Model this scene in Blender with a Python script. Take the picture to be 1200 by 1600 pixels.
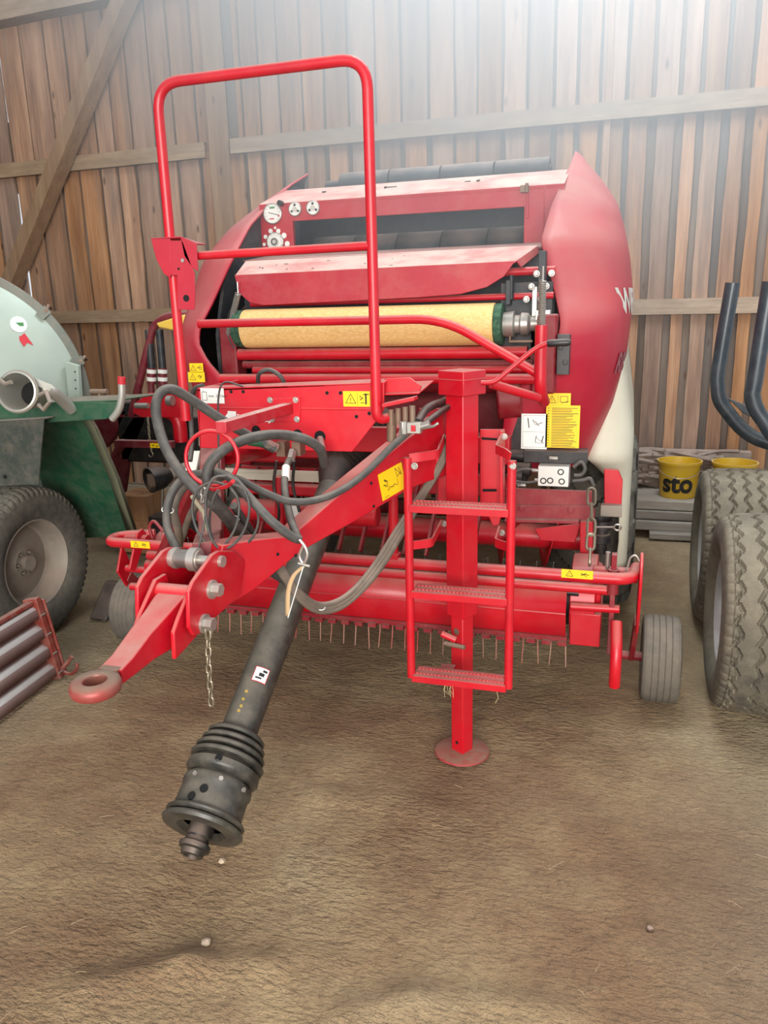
import bpy, math, random
from mathutils import Vector, Matrix, noise
random.seed(7)
C = bpy.context.scene.collection
R_ = math.radians
for o in list(bpy.data.objects): bpy.data.objects.remove(o)

# ------------------------------------------------------------------ camera, world, lights
CAM = Vector((1.12, 0, 1.7)); FPX = 1222.0
PITCH, ROLL, YAW = R_(14.6), R_(-1.505), R_(17.5)
def cam_basis():
    cp, sp = math.cos(PITCH), math.sin(PITCH)
    F = Vector((-math.sin(YAW)*cp, math.cos(YAW)*cp, -sp)); R = Vector((math.cos(YAW), math.sin(YAW), 0)); U = R.cross(F)
    return R*math.cos(ROLL)+U*math.sin(ROLL), U*math.cos(ROLL)-R*math.sin(ROLL), F
CR, CU, CF = cam_basis()
cd = bpy.data.cameras.new('camera'); cd.sensor_fit = 'VERTICAL'; cd.sensor_height = 36; cd.lens = FPX/1600*36; cd.clip_start = .05
cam = bpy.data.objects.new('camera', cd); C.objects.link(cam)
cam.matrix_world = Matrix(((CR.x, CU.x, -CF.x, CAM.x), (CR.y, CU.y, -CF.y, CAM.y), (CR.z, CU.z, -CF.z, CAM.z), (0, 0, 0, 1)))
bpy.context.scene.camera = cam
def at(px, py, X=None, Y=None, Z=None):
    d = CR*((px-600)/FPX) - CU*((py-800)/FPX) + CF
    t = (X-CAM.x)/d.x if X is not None else (Y/d.y if Y is not None else (Z-CAM.z)/d.z)
    return CAM + d*t
def onp(px, py, P0, n):
    d = CR*((px-600)/FPX) - CU*((py-800)/FPX) + CF
    n = Vector(n); return CAM + d*((Vector(P0)-CAM).dot(n)/d.dot(n))

w = bpy.data.worlds.new('world'); bpy.context.scene.world = w; w.use_nodes = True
bg = w.node_tree.nodes['Background']; bg.inputs[0].default_value = (.86, .93, 1, 1); bg.inputs[1].default_value = .58
def area(name, loc, target, sx, sy, power, col):
    l = bpy.data.lights.new(name, 'AREA'); l.shape = 'RECTANGLE'; l.size = sx; l.size_y = sy; l.energy = power; l.color = col
    o = bpy.data.objects.new(name, l); C.objects.link(o); o.location = loc
    o.rotation_euler = (Vector(target)-Vector(loc)).to_track_quat('-Z', 'Y').to_euler(); return o
area('barn_door_daylight', (2.2, -5.5, 2.6), (0, 3.6, .3), 5, 3.0, 600, (1, .96, .90))
sky_ = area('roof_skylight', (.75, 4.5, 5.35), (.45, 4.7, 0), 2.4, 1.2, 480, (.76, .90, 1))
vs = bpy.context.scene.view_settings
vs.view_transform = 'Standard'; vs.look = 'None'; vs.exposure = .6; vs.gamma = 1; vs.use_curve_mapping = False

# ------------------------------------------------------------------ materials
def srgb(r, g, b):
    f = lambda c: (c/255/12.92) if c/255 <= .04045 else ((c/255+.055)/1.055)**2.4
    return (f(r), f(g), f(b), 1)
class NT:
    def __init__(s, m): s.t = m.node_tree; s.n = s.t.nodes; s.l = s.t.links; s.b = s.n['Principled BSDF']
    def new(s, ty, **k):
        n = s.n.new(ty)
        for a, v in k.items():
            if a.startswith('i_'):
                key = a[2:]; key = int(key) if key.isdigit() else key.replace('_', ' ')
                n.inputs[key].default_value = v
            else: setattr(n, a, v)
        return n
    def link(s, a, b): s.l.new(a, b)
    def noise(s, scale, detail=4, vec=None, rough=.55):
        n = s.new('ShaderNodeTexNoise'); n.inputs['Scale'].default_value = scale; n.inputs['Detail'].default_value = detail; n.inputs['Roughness'].default_value = rough
        if vec is not None: s.link(vec, n.inputs['Vector'])
        return n.outputs['Fac']
    def pos(s, scale=(1, 1, 1), loc=(0, 0, 0)):
        g = s.new('ShaderNodeNewGeometry'); m = s.new('ShaderNodeMapping'); m.inputs['Scale'].default_value = scale; m.inputs['Location'].default_value = loc
        s.link(g.outputs['Position'], m.inputs[0]); return m.outputs[0]
    def ramp(s, fac, stops):
        r = s.new('ShaderNodeValToRGB'); e = r.color_ramp.elements
        while len(e) < len(stops): e.new(.5)
        for k, (p, c) in enumerate(stops): e[k].position = p; e[k].color = c if len(c) == 4 else (*c, 1)
        s.link(fac, r.inputs[0]); return r.outputs[0]
    def mapr(s, v, a, b, c=0, d=1):
        m = s.new('ShaderNodeMapRange'); m.inputs[1].default_value = a; m.inputs[2].default_value = b; m.inputs[3].default_value = c; m.inputs[4].default_value = d
        s.link(v, m.inputs[0]); return m.outputs[0]
    def math(s, op, a, b):
        m = s.new('ShaderNodeMath', operation=op)
        for k, v in enumerate((a, b)):
            if isinstance(v, (int, float)): m.inputs[k].default_value = v
            else: s.link(v, m.inputs[k])
        return m.outputs[0]
    def mix(s, f, a, b, mode='MIX'):
        m = s.new('ShaderNodeMix', data_type='RGBA', blend_type=mode)
        for k, v in ((0, f), (6, a), (7, b)):
            if isinstance(v, (int, float, tuple)): m.inputs[k].default_value = v
            else: s.link(v, m.inputs[k])
        return m.outputs[2]
    def bump(s, h, strength=.3, dist=.01, normal=None):
        b = s.new('ShaderNodeBump'); b.inputs['Strength'].default_value = strength; b.inputs['Distance'].default_value = dist
        s.link(h, b.inputs['Height'])
        if normal is not None: s.link(normal, b.inputs['Normal'])
        s.link(b.outputs[0], s.b.inputs['Normal']); return b.outputs[0]
def base(name, col, rough=.5, metal=0, coat=0):
    m = bpy.data.materials.new(name); m.use_nodes = True; t = NT(m)
    t.b.inputs['Base Color'].default_value = col; t.b.inputs['Roughness'].default_value = rough; t.b.inputs['Metallic'].default_value = metal
    t.b.inputs['Coat Weight'].default_value = coat; t.b.inputs['Coat Roughness'].default_value = .15
    return m, t
DUST = srgb(178, 152, 136)
def dusty(name, col, col2=None, rough=.4, metal=0, coat=0, dust=.6, allover=.08, dustcol=DUST, scale=9, lo=.35, bump=0):
    """a surface with dust settled on its upward faces and a thin uneven film elsewhere"""
    m, t = base(name, col, rough, metal, coat)
    p = t.pos(); c = col
    if col2: c = t.mix(t.mapr(t.noise(3.1, 3, p), .35, .65), col, col2)
    g = t.new('ShaderNodeNewGeometry'); sx = t.new('ShaderNodeSeparateXYZ'); t.link(g.outputs['Normal'], sx.inputs[0])
    up = t.mapr(sx.outputs[2], lo, .95, 0, dust)
    n = t.mapr(t.noise(scale, 6, p), .25, .6, .35, 1); n2 = t.mapr(t.noise(scale*1.6, 7, p, .7), .42, .8, 0, allover*1.6)
    f = t.math('ADD', t.math('MULTIPLY', up, n), n2); f = t.math('MINIMUM', f, .95)
    t.link(t.mix(f, c, dustcol), t.b.inputs['Base Color'])
    t.link(t.mapr(f, 0, .6, rough, .85), t.b.inputs['Roughness'])
    if bump: t.bump(t.noise(60, 4, p), bump, .004)
    return m
RED = srgb(200, 5, 30); RED2 = srgb(180, 6, 30)
red = dusty('red_paint', RED, RED2, .40, 0, .1, .6, .035)
red_dusty = dusty('red_paint_heavy_dust', RED2, srgb(172, 20, 42), .5, 0, .05, .95, .10, srgb(208, 174, 160), 6, .1)
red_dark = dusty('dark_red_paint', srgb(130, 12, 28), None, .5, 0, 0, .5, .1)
red_film = dusty('red_shield_plastic', srgb(178, 16, 42), srgb(165, 18, 44), .5, 0, .08, .75, .05, srgb(176, 128, 118), 3, .15)
maroon = dusty('maroon_paint', srgb(108, 16, 32), None, .5, 0, 0, .5, .1)
rust = dusty('rusty_red_frame', srgb(132, 44, 30), srgb(104, 36, 26), .7, .1, 0, .5, .2)
black = dusty('black_plastic', srgb(26, 26, 28), None, .4, 0, 0, .35, .06)
pto_black = dusty('pto_guard_plastic', srgb(44, 43, 40), srgb(62, 60, 52), .36, 0, 0, .4, .16, srgb(150, 138, 120), 12)
rubber = dusty('rubber_hose', srgb(66, 64, 62), srgb(56, 54, 52), .55, 0, 0, .6, .16, srgb(150, 140, 128), 14)
hose_brown = dusty('dusty_hose', srgb(104, 94, 82), srgb(88, 80, 70), .7, 0, 0, .6, .2)
dark_steel = dusty('dark_steel_plate', srgb(44, 48, 54), srgb(38, 42, 46), .5, .3, 0, .4, .1)
belt_m = dusty('rubber_belt', srgb(62, 68, 72), srgb(54, 60, 64), .7, 0, 0, .5, .14)
steel = dusty('zinc_steel', srgb(190, 186, 178), srgb(160, 156, 148), .35, .75, 0, .4, .12)
chain_m = dusty('chain_steel', srgb(150, 140, 118), srgb(120, 112, 96), .4, .7, 0, .4, .2)
rusty_steel = dusty('rusty_steel', srgb(120, 92, 74), srgb(146, 128, 110), .6, .5, 0, .5, .2)
silver = dusty('cast_aluminium', srgb(205, 204, 198), None, .4, .5, 0, .3, .1)
cream = dusty('cream_plastic', srgb(206, 200, 180), srgb(196, 190, 170), .5, 0, 0, .5, .1)
tyre_m = dusty('tyre_rubber', srgb(62, 60, 56), srgb(74, 70, 64), .8, 0, 0, .55, .2, srgb(140, 132, 116), 16, -.2, .25)
tyre_dusty = dusty('dirty_tyre_rubber', srgb(70, 66, 58), srgb(98, 90, 76), .88, 0, 0, .6, .4, srgb(138, 128, 108), 7, -.6, .6)
tyre_small = dusty('worn_tyre_rubber', srgb(84, 80, 74), srgb(96, 90, 80), .85, 0, 0, .5, .2, srgb(140, 126, 110), 16, -.2)
rim_m = dusty('grey_rim', srgb(150, 142, 130), srgb(128, 120, 108), .6, .2, 0, .5, .3)
rim_silver = dusty('silver_rim', srgb(178, 178, 176), None, .45, .5, 0, .4, .2)
tank_m = dusty('grey_green_tank', srgb(168, 180, 166), srgb(158, 170, 158), .42, .1, .05, .4, .1, srgb(180, 184, 168), 4)
tank_rim = dusty('grey_tank_flange', srgb(112, 116, 106), srgb(92, 98, 88), .5, .2, 0, .7, .2)
green = dusty('green_paint', srgb(34, 88, 60), srgb(28, 72, 52), .45, 0, .1, .5, .1)
green_dark = dusty('dark_green_mudguard', srgb(58, 66, 58), srgb(50, 58, 52), .6, 0, 0, .5, .15)
green_edge = dusty('olive_edge', srgb(120, 122, 98), None, .6, 0, 0, .5, .1)
pipe_grey = dusty('galvanised_pipe', srgb(176, 176, 166), None, .4, .5, 0, .4, .1)
bluegrey = dusty('blue_grey_steel', srgb(44, 54, 62), srgb(36, 44, 50), .38, .2, .2, .5, .08, srgb(150, 150, 146))
bucket_m = dusty('yellow_bucket_plastic', srgb(214, 172, 30), srgb(196, 156, 30), .42, 0, .1, .5, .1)
yellow_m = dusty('yellow_plastic', srgb(226, 184, 70), None, .5, 0, 0, .5, .1)
white_rib = dusty('white_sheet', srgb(246, 244, 238), srgb(236, 232, 224), .35, 0, 0, .0, .05)
brown_rib = dusty('brown_sheet', srgb(150, 122, 116), srgb(132, 106, 100), .5, 0, 0, .3, .15)
paint_white, _ = base('white_paint', srgb(232, 230, 222), .5)
lab_yellow, _ = base('yellow_label', srgb(244, 200, 10), .5)
lab_white, _ = base('white_label', srgb(232, 230, 222), .5)
ink, _ = base('label_ink', srgb(30, 28, 24), .6)
ink_red, _ = base('red_ink', srgb(190, 40, 50), .6)
ink_green, _ = base('green_ink', srgb(60, 130, 70), .6)
grey_print, _ = base('grey_print', srgb(196, 190, 180), .6)
faint_print, _ = base('faint_print', srgb(150, 84, 92), .6)
black_hole, _ = base('dark_hole', srgb(14, 13, 13), .9)
timber_m = None

def net_mat():
    m, t = base('net_wrap', srgb(226, 178, 104), .6); p = t.pos()
    wv = t.new('ShaderNodeTexWave', wave_type='BANDS', bands_direction='X'); wv.inputs['Scale'].default_value = 50; wv.inputs['Distortion'].default_value = 2; t.link(p, wv.inputs[0])
    n = t.noise(60, 5, t.pos((1, 3, 3)))
    c = t.mix(t.mapr(n, .35, .7), srgb(226, 170, 92), srgb(246, 206, 140))
    c = t.mix(t.math('MULTIPLY', wv.outputs['Fac'], .3), c, srgb(250, 222, 160)); t.link(c, t.b.inputs['Base Color']); t.bump(wv.outputs['Fac'], .2, .002)
    return m
net_m = net_mat()
green_net = dusty('green_net_edge', srgb(36, 78, 56), srgb(24, 50, 38), .8, 0, 0, .2, .3, srgb(120, 170, 130), 40)
cone_stuff, _ = base('cardboard', srgb(160, 130, 96), .8)

def wood_mat(name, stops, grey, rail=False, horizontal=False):
    m, t = base(name, srgb(150, 120, 95), .82)
    a = t.new('ShaderNodeAttribute', attribute_name='tone'); sp = t.new('ShaderNodeSeparateColor'); t.link(a.outputs['Color'], sp.inputs[0])
    cx = t.new('ShaderNodeCombineXYZ'); t.link(t.math('MULTIPLY', sp.outputs[0], 17.3), cx.inputs[0]); t.link(t.math('MULTIPLY', sp.outputs[1], 31.7), cx.inputs[2])
    va = t.new('ShaderNodeVectorMath', operation='ADD')
    t.link(t.pos((3, 9, 9) if horizontal else (9, 9, .9)), va.inputs[0]); t.link(cx.outputs[0], va.inputs[1])
    n1 = t.noise(1.2, 6, va.outputs[0], .62)
    va2 = t.new('ShaderNodeVectorMath', operation='ADD'); t.link(t.pos((1.2, 60, 60) if horizontal else (70, 70, 1.6)), va2.inputs[0]); t.link(cx.outputs[0], va2.inputs[1])
    n2 = t.noise(1, 4, va2.outputs[0], .6)
    c = t.ramp(t.math('ADD', t.math('MULTIPLY', n1, .7), t.math('MULTIPLY', n2, .3)), stops)
    # grey weathering patches and per-board tone
    n3 = t.mapr(t.noise(.8, 5, va.outputs[0], .7), .5, .68, 0, .75)
    c = t.mix(t.math('MULTIPLY', n3, sp.outputs[2]), c, grey)
    v = t.new('ShaderNodeTexVoronoi'); v.inputs['Scale'].default_value = 2.2
    va3 = t.new('ShaderNodeVectorMath', operation='ADD'); t.link(t.pos((1.1, 1.6, 3.2) if horizontal else (2.6, 2.6, 1.0)), va3.inputs[0]); t.link(cx.outputs[0], va3.inputs[1]); t.link(va3.outputs[0], v.inputs['Vector'])
    kn = t.mapr(v.outputs['Distance'], .05, .11, .8, 0)
    c = t.mix(kn, c, srgb(84, 54, 38))
    hsv = t.new('ShaderNodeHueSaturation'); t.link(c, hsv.inputs['Color']); t.link(t.mapr(sp.outputs[0], 0, 1, .74, 1.2), hsv.inputs['Value']); t.link(t.mapr(sp.outputs[1], 0, 1, .75, 1.15), hsv.inputs['Saturation'])
    t.link(hsv.outputs[0], t.b.inputs['Base Color']); t.bump(n2, .35, .006)
    return m
board_m = wood_mat('spruce_boards', [(.25, srgb(98, 68, 50)), (.42, srgb(138, 100, 74)), (.55, srgb(162, 122, 92)), (.75, srgb(184, 144, 112))], srgb(108, 94, 84))
back_m = wood_mat('weathered_boards', [(.25, srgb(78, 64, 54)), (.5, srgb(104, 88, 76)), (.75, srgb(126, 110, 96))], srgb(98, 92, 88))
rail_m = wood_mat('sawn_rail', [(.25, srgb(126, 100, 74)), (.5, srgb(152, 124, 94)), (.75, srgb(176, 148, 116))], srgb(134, 120, 104), horizontal=True)
post_m = wood_mat('sawn_post', [(.25, srgb(108, 84, 66)), (.5, srgb(140, 112, 88)), (.75, srgb(164, 136, 108))], srgb(118, 106, 96))
timber_m = wood_mat('grey_timber', [(.25, srgb(104, 94, 84)), (.5, srgb(138, 126, 112)), (.75, srgb(168, 156, 138))], srgb(134, 128, 118), horizontal=True)

def floor_mat():
    m, t = base('packed_dirt', srgb(140, 115, 92), .92); p = t.pos()
    n = t.noise(.75, 6, p, .6); n2 = t.noise(5, 6, p, .65); n3 = t.noise(38, 4, p)
    c = t.ramp(n, [(.3, srgb(124, 90, 64)), (.43, srgb(156, 124, 90)), (.54, srgb(180, 153, 114)), (.7, srgb(198, 178, 140))])
    c = t.mix(t.mapr(n2, .35, .7, 0, .45), c, srgb(126, 96, 74)); c = t.mix(t.mapr(n3, .5, .72, 0, .3), c, srgb(100, 78, 62))
    # cleaner, paler, greyer ground away to the sides and behind
    sep = t.new('ShaderNodeSeparateXYZ'); t.link(p, sep.inputs[0])
    side = t.mapr(sep.outputs[0], 1.2, 2.0, 0, .55); c = t.mix(side, c, srgb(172, 160, 134))
    side2 = t.mapr(sep.outputs[0], -1.0, -1.5, 0, .5); c = t.mix(side2, c, srgb(160, 144, 118))
    # straw chaff
    wv = t.noise(11, 3, t.pos((1, 5, 1))); c = t.mix(t.mapr(wv, .66, .72, 0, .3), c, srgb(196, 176, 136))
    t.link(c, t.b.inputs['Base Color'])
    h1 = t.noise(44, 4, t.pos((.75, 1.5, 1)), .6); h2 = t.noise(11, 5, p)
    h = t.math('ADD', t.math('MULTIPLY', h1, 1.0), t.math('MULTIPLY', h2, .7)); t.bump(h, 1.0, .05)
    return m
floor_m = floor_mat()

# ------------------------------------------------------------------ mesh building
def perp(d):
    a = Vector((0, 0, 1)) if abs(d.z) < .9 else Vector((1, 0, 0)); u = d.cross(a).normalized(); return u, d.cross(u).normalized()
class MB:
    def __init__(s): s.v = []; s.f = []; s.mi = []; s.cur = 0; s.mats = []; s.tone = None; s.tones = []
    def mat(s, m):
        if m not in s.mats: s.mats.append(m)
        s.cur = s.mats.index(m); return s
    def add(s, vs, fs):
        b = len(s.v); s.v += [Vector(v) for v in vs]; s.f += [tuple(i+b for i in f) for f in fs]; s.mi += [s.cur]*len(fs)
        s.tones += [s.tone or (.5, .5, .5)]*len(fs); return s
    def box(s, c, sz, rz=0, M=None):
        h = Vector(sz)/2; vs = [Vector((x*h.x, y*h.y, z*h.z)) for x in (-1, 1) for y in (-1, 1) for z in (-1, 1)]
        M = M or Matrix.Rotation(rz, 3, 'Z'); c = Vector(c)
        return s.add([c+M@v for v in vs], [(0, 1, 3, 2), (4, 6, 7, 5), (0, 4, 5, 1), (2, 3, 7, 6), (0, 2, 6, 4), (1, 5, 7, 3)])
    def beam(s, p, q, wd, ht, up=(0, 0, 1)):
        """rectangular bar from p to q; wd sideways, ht along up"""
        p, q = Vector(p), Vector(q); d = (q-p).normalized(); sd = d.cross(Vector(up)).normalized(); u = sd.cross(d).normalized()
        vs = [e+sd*a*wd/2+u*b*ht/2 for e in (p, q) for a, b in ((-1, -1), (1, -1), (1, 1), (-1, 1))]
        return s.add(vs, [(3, 2, 1, 0), (4, 5, 6, 7), (0, 1, 5, 4), (1, 2, 6, 5), (2, 3, 7, 6), (3, 0, 4, 7)])
    def prism(s, pts, th):
        """flat outline pts extruded by vector th"""
        n = len(pts); th = Vector(th); pts = [Vector(p) for p in pts]
        return s.add(pts+[p+th for p in pts], [tuple(range(n))[::-1], tuple(range(n, 2*n))]+[(i, (i+1) % n, (i+1) % n+n, i+n) for i in range(n)])
    def tube(s, pts, r, seg=12, closed=False, caps=True):
        pts = [Vector(p) for p in pts]; n = len(pts); rr = r if hasattr(r, '__len__') else [r]*n
        T = []
        for i in range(n):
            a = pts[(i-1) % n] if (closed or i) else pts[0]; b = pts[(i+1) % n] if (closed or i < n-1) else pts[-1]
            d = b-a; T.append(d.normalized() if d.length > 1e-9 else Vector((0, 0, 1)))
        u, _ = perp(T[0]); vs = []
        for i in range(n):
            u = (u-T[i]*u.dot(T[i])); u.normalize(); w2 = T[i].cross(u)
            vs += [pts[i]+(u*math.cos(2*math.pi*k/seg)+w2*math.sin(2*math.pi*k/seg))*rr[i] for k in range(seg)]
        fs = []
        for i in range(n if closed else n-1):
            j = (i+1) % n
            fs += [(i*seg+k, i*seg+(k+1) % seg, j*seg+(k+1) % seg, j*seg+k) for k in range(seg)]
        if caps and not closed: fs += [tuple(range(seg))[::-1], tuple((n-1)*seg+k for k in range(seg))]
        return s.add(vs, fs)
    def cyl(s, p, q, r, seg=24, r2=None): return s.tube([p, q], [r, r if r2 is None else r2], seg)
    def lathe(s, o, ax, prof, seg=32):
        """prof = [(distance along ax, radius)...]"""
        o = Vector(o); ax = Vector(ax).normalized(); u, w2 = perp(ax); vs = []
        for a, r in prof: vs += [o+ax*a+(u*math.cos(2*math.pi*k/seg)+w2*math.sin(2*math.pi*k/seg))*max(r, 1e-5) for k in range(seg)]
        return s.add(vs, [(i*seg+k, i*seg+(k+1) % seg, (i+1)*seg+(k+1) % seg, (i+1)*seg+k) for i in range(len(prof)-1) for k in range(seg)])
    def grid(s, rows):
        n = len(rows[0]); vs = [p for r in rows for p in r]
        return s.add(vs, [(i*n+j, i*n+j+1, (i+1)*n+j+1, (i+1)*n+j) for i in range(len(rows)-1) for j in range(n-1)])
    def disc(s, c, n, r, th, seg=24): n = Vector(n).normalized(); return s.cyl(Vector(c), Vector(c)+n*th, r, seg)
    def ring(s, c, n, R, r, seg=40, k=10):
        n = Vector(n).normalized(); u, w2 = perp(n); return s.tube([Vector(c)+(u*math.cos(2*math.pi*i/seg)+w2*math.sin(2*math.pi*i/seg))*R for i in range(seg)], r, k, True)
    def text(s, txt, o, ux, uy, size, off=.0006, depth=.0006):
        o, ux, uy = Vector(o), Vector(ux).normalized(), Vector(uy).normalized(); nz = ux.cross(uy)
        cu = bpy.data.curves.new('lettering', 'FONT'); cu.body = txt; cu.size = 1; cu.extrude = 0; ob = bpy.data.objects.new('lettering', cu); C.objects.link(ob)
        me = bpy.data.meshes.new_from_object(ob.evaluated_get(bpy.context.evaluated_depsgraph_get()))
        s.add([o+(ux*v.co.x+uy*v.co.y)*size+nz*off for v in me.vertices], [tuple(p.vertices) for p in me.polygons])
        bpy.data.objects.remove(ob); bpy.data.curves.remove(cu); bpy.data.meshes.remove(me); return s
WL = {}
def tag(o, label=None, cat=None, group=None, kind=None):
    if label: o['label'] = label
    if cat: o['category'] = cat
    if group: o['group'] = group
    if kind: o['kind'] = kind
    return o
def obj(name, mb, m=None, parent=None, bevel=0, solid=0, smooth=38, subsurf=0, label=None, inner=None, facing=None):
    me = bpy.data.meshes.new(name)
    lo = Vector([min(v[i] for v in mb.v) for i in range(3)]); hi = Vector([max(v[i] for v in mb.v) for i in range(3)]); c = (lo+hi)/2
    if parent is None: c.z = lo.z
    me.from_pydata([v-c for v in mb.v], [], mb.f); mats = mb.mats or [m]
    for q in mats: me.materials.append(q)
    if mb.mats:
        for p, k in zip(me.polygons, mb.mi): p.material_index = k
    if mb.tone:
        a = me.color_attributes.new('tone', 'FLOAT_COLOR', 'CORNER')
        for p in me.polygons:
            for li in p.loop_indices: a.data[li].color = (*mb.tones[p.index], 1)
    for p in me.polygons: p.use_smooth = True
    me.validate(); me.update()
    import bmesh
    bm = bmesh.new(); bm.from_mesh(me)
    if not mb.tone: bmesh.ops.recalc_face_normals(bm, faces=bm.faces)
    if facing is not None and sum((f.normal.dot(Vector(facing))*f.calc_area() for f in bm.faces)) < 0: bmesh.ops.reverse_faces(bm, faces=bm.faces)
    bm.to_mesh(me); bm.free()
    me.set_sharp_from_angle(angle=R_(smooth))
    o = bpy.data.objects.new(name, me); C.objects.link(o)
    if parent is not None: o.parent = parent; o.location = c-WL[parent.name]
    else: o.location = c
    WL[o.name] = c
    if solid: md = o.modifiers.new('thickness', 'SOLIDIFY'); md.thickness = solid; md.offset = 0
    if solid and inner: me.materials.append(inner); md.material_offset = len(me.materials)-1
    if bevel: md = o.modifiers.new('edge', 'BEVEL'); md.width = bevel; md.segments = 2; md.limit_method = 'ANGLE'; md.angle_limit = R_(40)
    if subsurf: md = o.modifiers.new('sub', 'SUBSURF'); md.levels = subsurf; md.render_levels = subsurf
    if label: o['label'] = label
    return o
def thing(name, loc, label, cat, group=None):
    o = bpy.data.objects.new(name, None); C.objects.link(o); o.location = loc; o.empty_display_size = .1; WL[o.name] = Vector(loc); return tag(o, label, cat, group)
def struct(name, mb, m=None, **k): o = obj(name, mb, m, None, **k); o['kind'] = 'structure'; return o
def fillet(pts, r, n=6):
    pts = [Vector(p) for p in pts]; out = [pts[0]]
    for i in range(1, len(pts)-1):
        a, b, c = pts[i-1], pts[i], pts[i+1]; d1 = (a-b); d2 = (c-b); rr = min(r, d1.length*.49, d2.length*.49); p0 = b+d1.normalized()*rr; p1 = b+d2.normalized()*rr
        for k in range(n+1): t = k/n; out.append(p0*(1-t)**2+b*2*t*(1-t)+p1*t*t)
    return out+[pts[-1]]
def spline(pts, n=8):
    pts = [Vector(p) for p in pts]; P = [pts[0]*2-pts[1]]+pts+[pts[-1]*2-pts[-2]]; out = []
    for i in range(1, len(P)-2):
        for k in range(n):
            t = k/n; a, b, c, d = P[i-1], P[i], P[i+1], P[i+2]
            out.append(.5*((2*b)+(c-a)*t+(2*a-5*b+4*c-d)*t*t+(3*b-a-3*c+d)*t**3))
    return out+[pts[-1]]
def lerp_tab(tab, z):
    if z <= tab[0][0]: return tab[0][1:]
    for a, b in zip(tab, tab[1:]):
        if z <= b[0]: t = (z-a[0])/(b[0]-a[0]); return tuple(x+(y-x)*t for x, y in zip(a[1:], b[1:]))
    return tab[-1][1:]
def spring(mb, p, q, R, r, turns):
    p, q = Vector(p), Vector(q); d = (q-p); u, w2 = perp(d.normalized()); n = turns*10
    mb.tube([p+d*(i/n)+(u*math.cos(i*math.pi/5)+w2*math.sin(i*math.pi/5))*R for i in range(n+1)], r, 6)
def chain(mb, pts, L, r, wd):
    """links of length L, along a polyline"""
    pts = [Vector(p) for p in pts]; acc = [0]
    for a, b in zip(pts, pts[1:]): acc.append(acc[-1]+(b-a).length)
    def P(s_):
        for k in range(len(pts)-1):
            if s_ <= acc[k+1]: return pts[k].lerp(pts[k+1], (s_-acc[k])/(acc[k+1]-acc[k]))
        return pts[-1]
    step = L-2*r*1.15; n = int(acc[-1]/step)
    for i in range(n):
        a, b = P(i*step), P((i+1)*step); d = (b-a).normalized(); c = (a+b)/2; u, w2 = perp(d); sd = u if i % 2 else w2
        h = L/2-wd/2; R = wd/2-r*.5
        loop = [c+d*h+(sd*math.cos(t)+d*math.sin(t))*R for t in [math.pi*k/6 for k in range(7)]]+[c-d*h-(sd*math.cos(t)+d*math.sin(t))*R for t in [math.pi*k/6 for k in range(7)]]
        mb.tube(loop, r, 6, True)
def label_plate(name, parent, o, ux, uy, wd, ht, m, marks=(), th=.0012, label=None):
    """a printed label: thin plate with printing on it; o = lower left corner, marks in 0..1 of the label"""
    o = Vector(o); ux = Vector(ux).normalized(); uy = Vector(uy); uy = (uy-ux*uy.dot(ux)).normalized(); nz = ux.cross(uy); b = MB(); b.mat(m)
    b.prism([o, o+ux*wd, o+ux*wd+uy*ht, o+uy*ht], nz*th)
    P = lambda x, y: o+ux*x*wd+uy*y*ht+nz*(th+.0007)
    for mk in marks:
        k = mk[0]; b.mat(mk[-1] if not isinstance(mk[-1], (int, float, str)) else ink)
        if k == 'r': _, x0, y0, x1, y1 = mk[:5]; b.add([P(x0, y0), P(x1, y0), P(x1, y1), P(x0, y1)], [(0, 1, 2, 3)])
        elif k == 'l':                                  # line
            _, x0, y0, x1, y1, tw = mk[:6]; a, c = P(x0, y0), P(x1, y1); d = (c-a).normalized(); sd = nz.cross(d)*tw/2; b.add([a-sd, c-sd, c+sd, a+sd], [(0, 1, 2, 3)])
        elif k == 't': _, x, y, sz, s_ = mk[:5]; b.text(s_, P(x, y), ux, uy, sz, .0004)
        elif k == 'tri':                                # warning triangle
            _, cx, cy, sz, tw = mk[:5]; c = P(cx, cy); q = [c+ux*sz*math.cos(t)+uy*sz*math.sin(t) for t in (R_(90), R_(210), R_(330))]
            for i in range(3): a, e = q[i], q[(i+1) % 3]; d = (e-a).normalized(); sd = nz.cross(d)*tw/2; b.add([a-sd, e-sd, e+sd, a+sd], [(0, 1, 2, 3)])
            b.text('!', c-ux*sz*.16-uy*sz*.38, ux, uy, sz*1.1, .0004)
        elif k == 's':                                  # a scribbled pictogram: seeded strokes
            _, cx, cy, sx, sy, seed, tw = mk[:7]; rg = random.Random(seed); pts = [P(cx+rg.uniform(-sx, sx), cy+rg.uniform(-sy, sy)) for _ in range(8)]
            for a, e in zip(pts, pts[1:]): d = (e-a).normalized(); sd = nz.cross(d)*tw/2; b.add([a-sd, e-sd, e+sd, a+sd], [(0, 1, 2, 3)])
    return obj(name, b, None, parent, label=label)
def bolt(mb, c, n, r, h):
    c = Vector(c); n = Vector(n).normalized(); mb.disc(c, n, r*1.45, h*.25, 20); mb.disc(c+n*h*.25, n, r, h*.75, 6)

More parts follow.
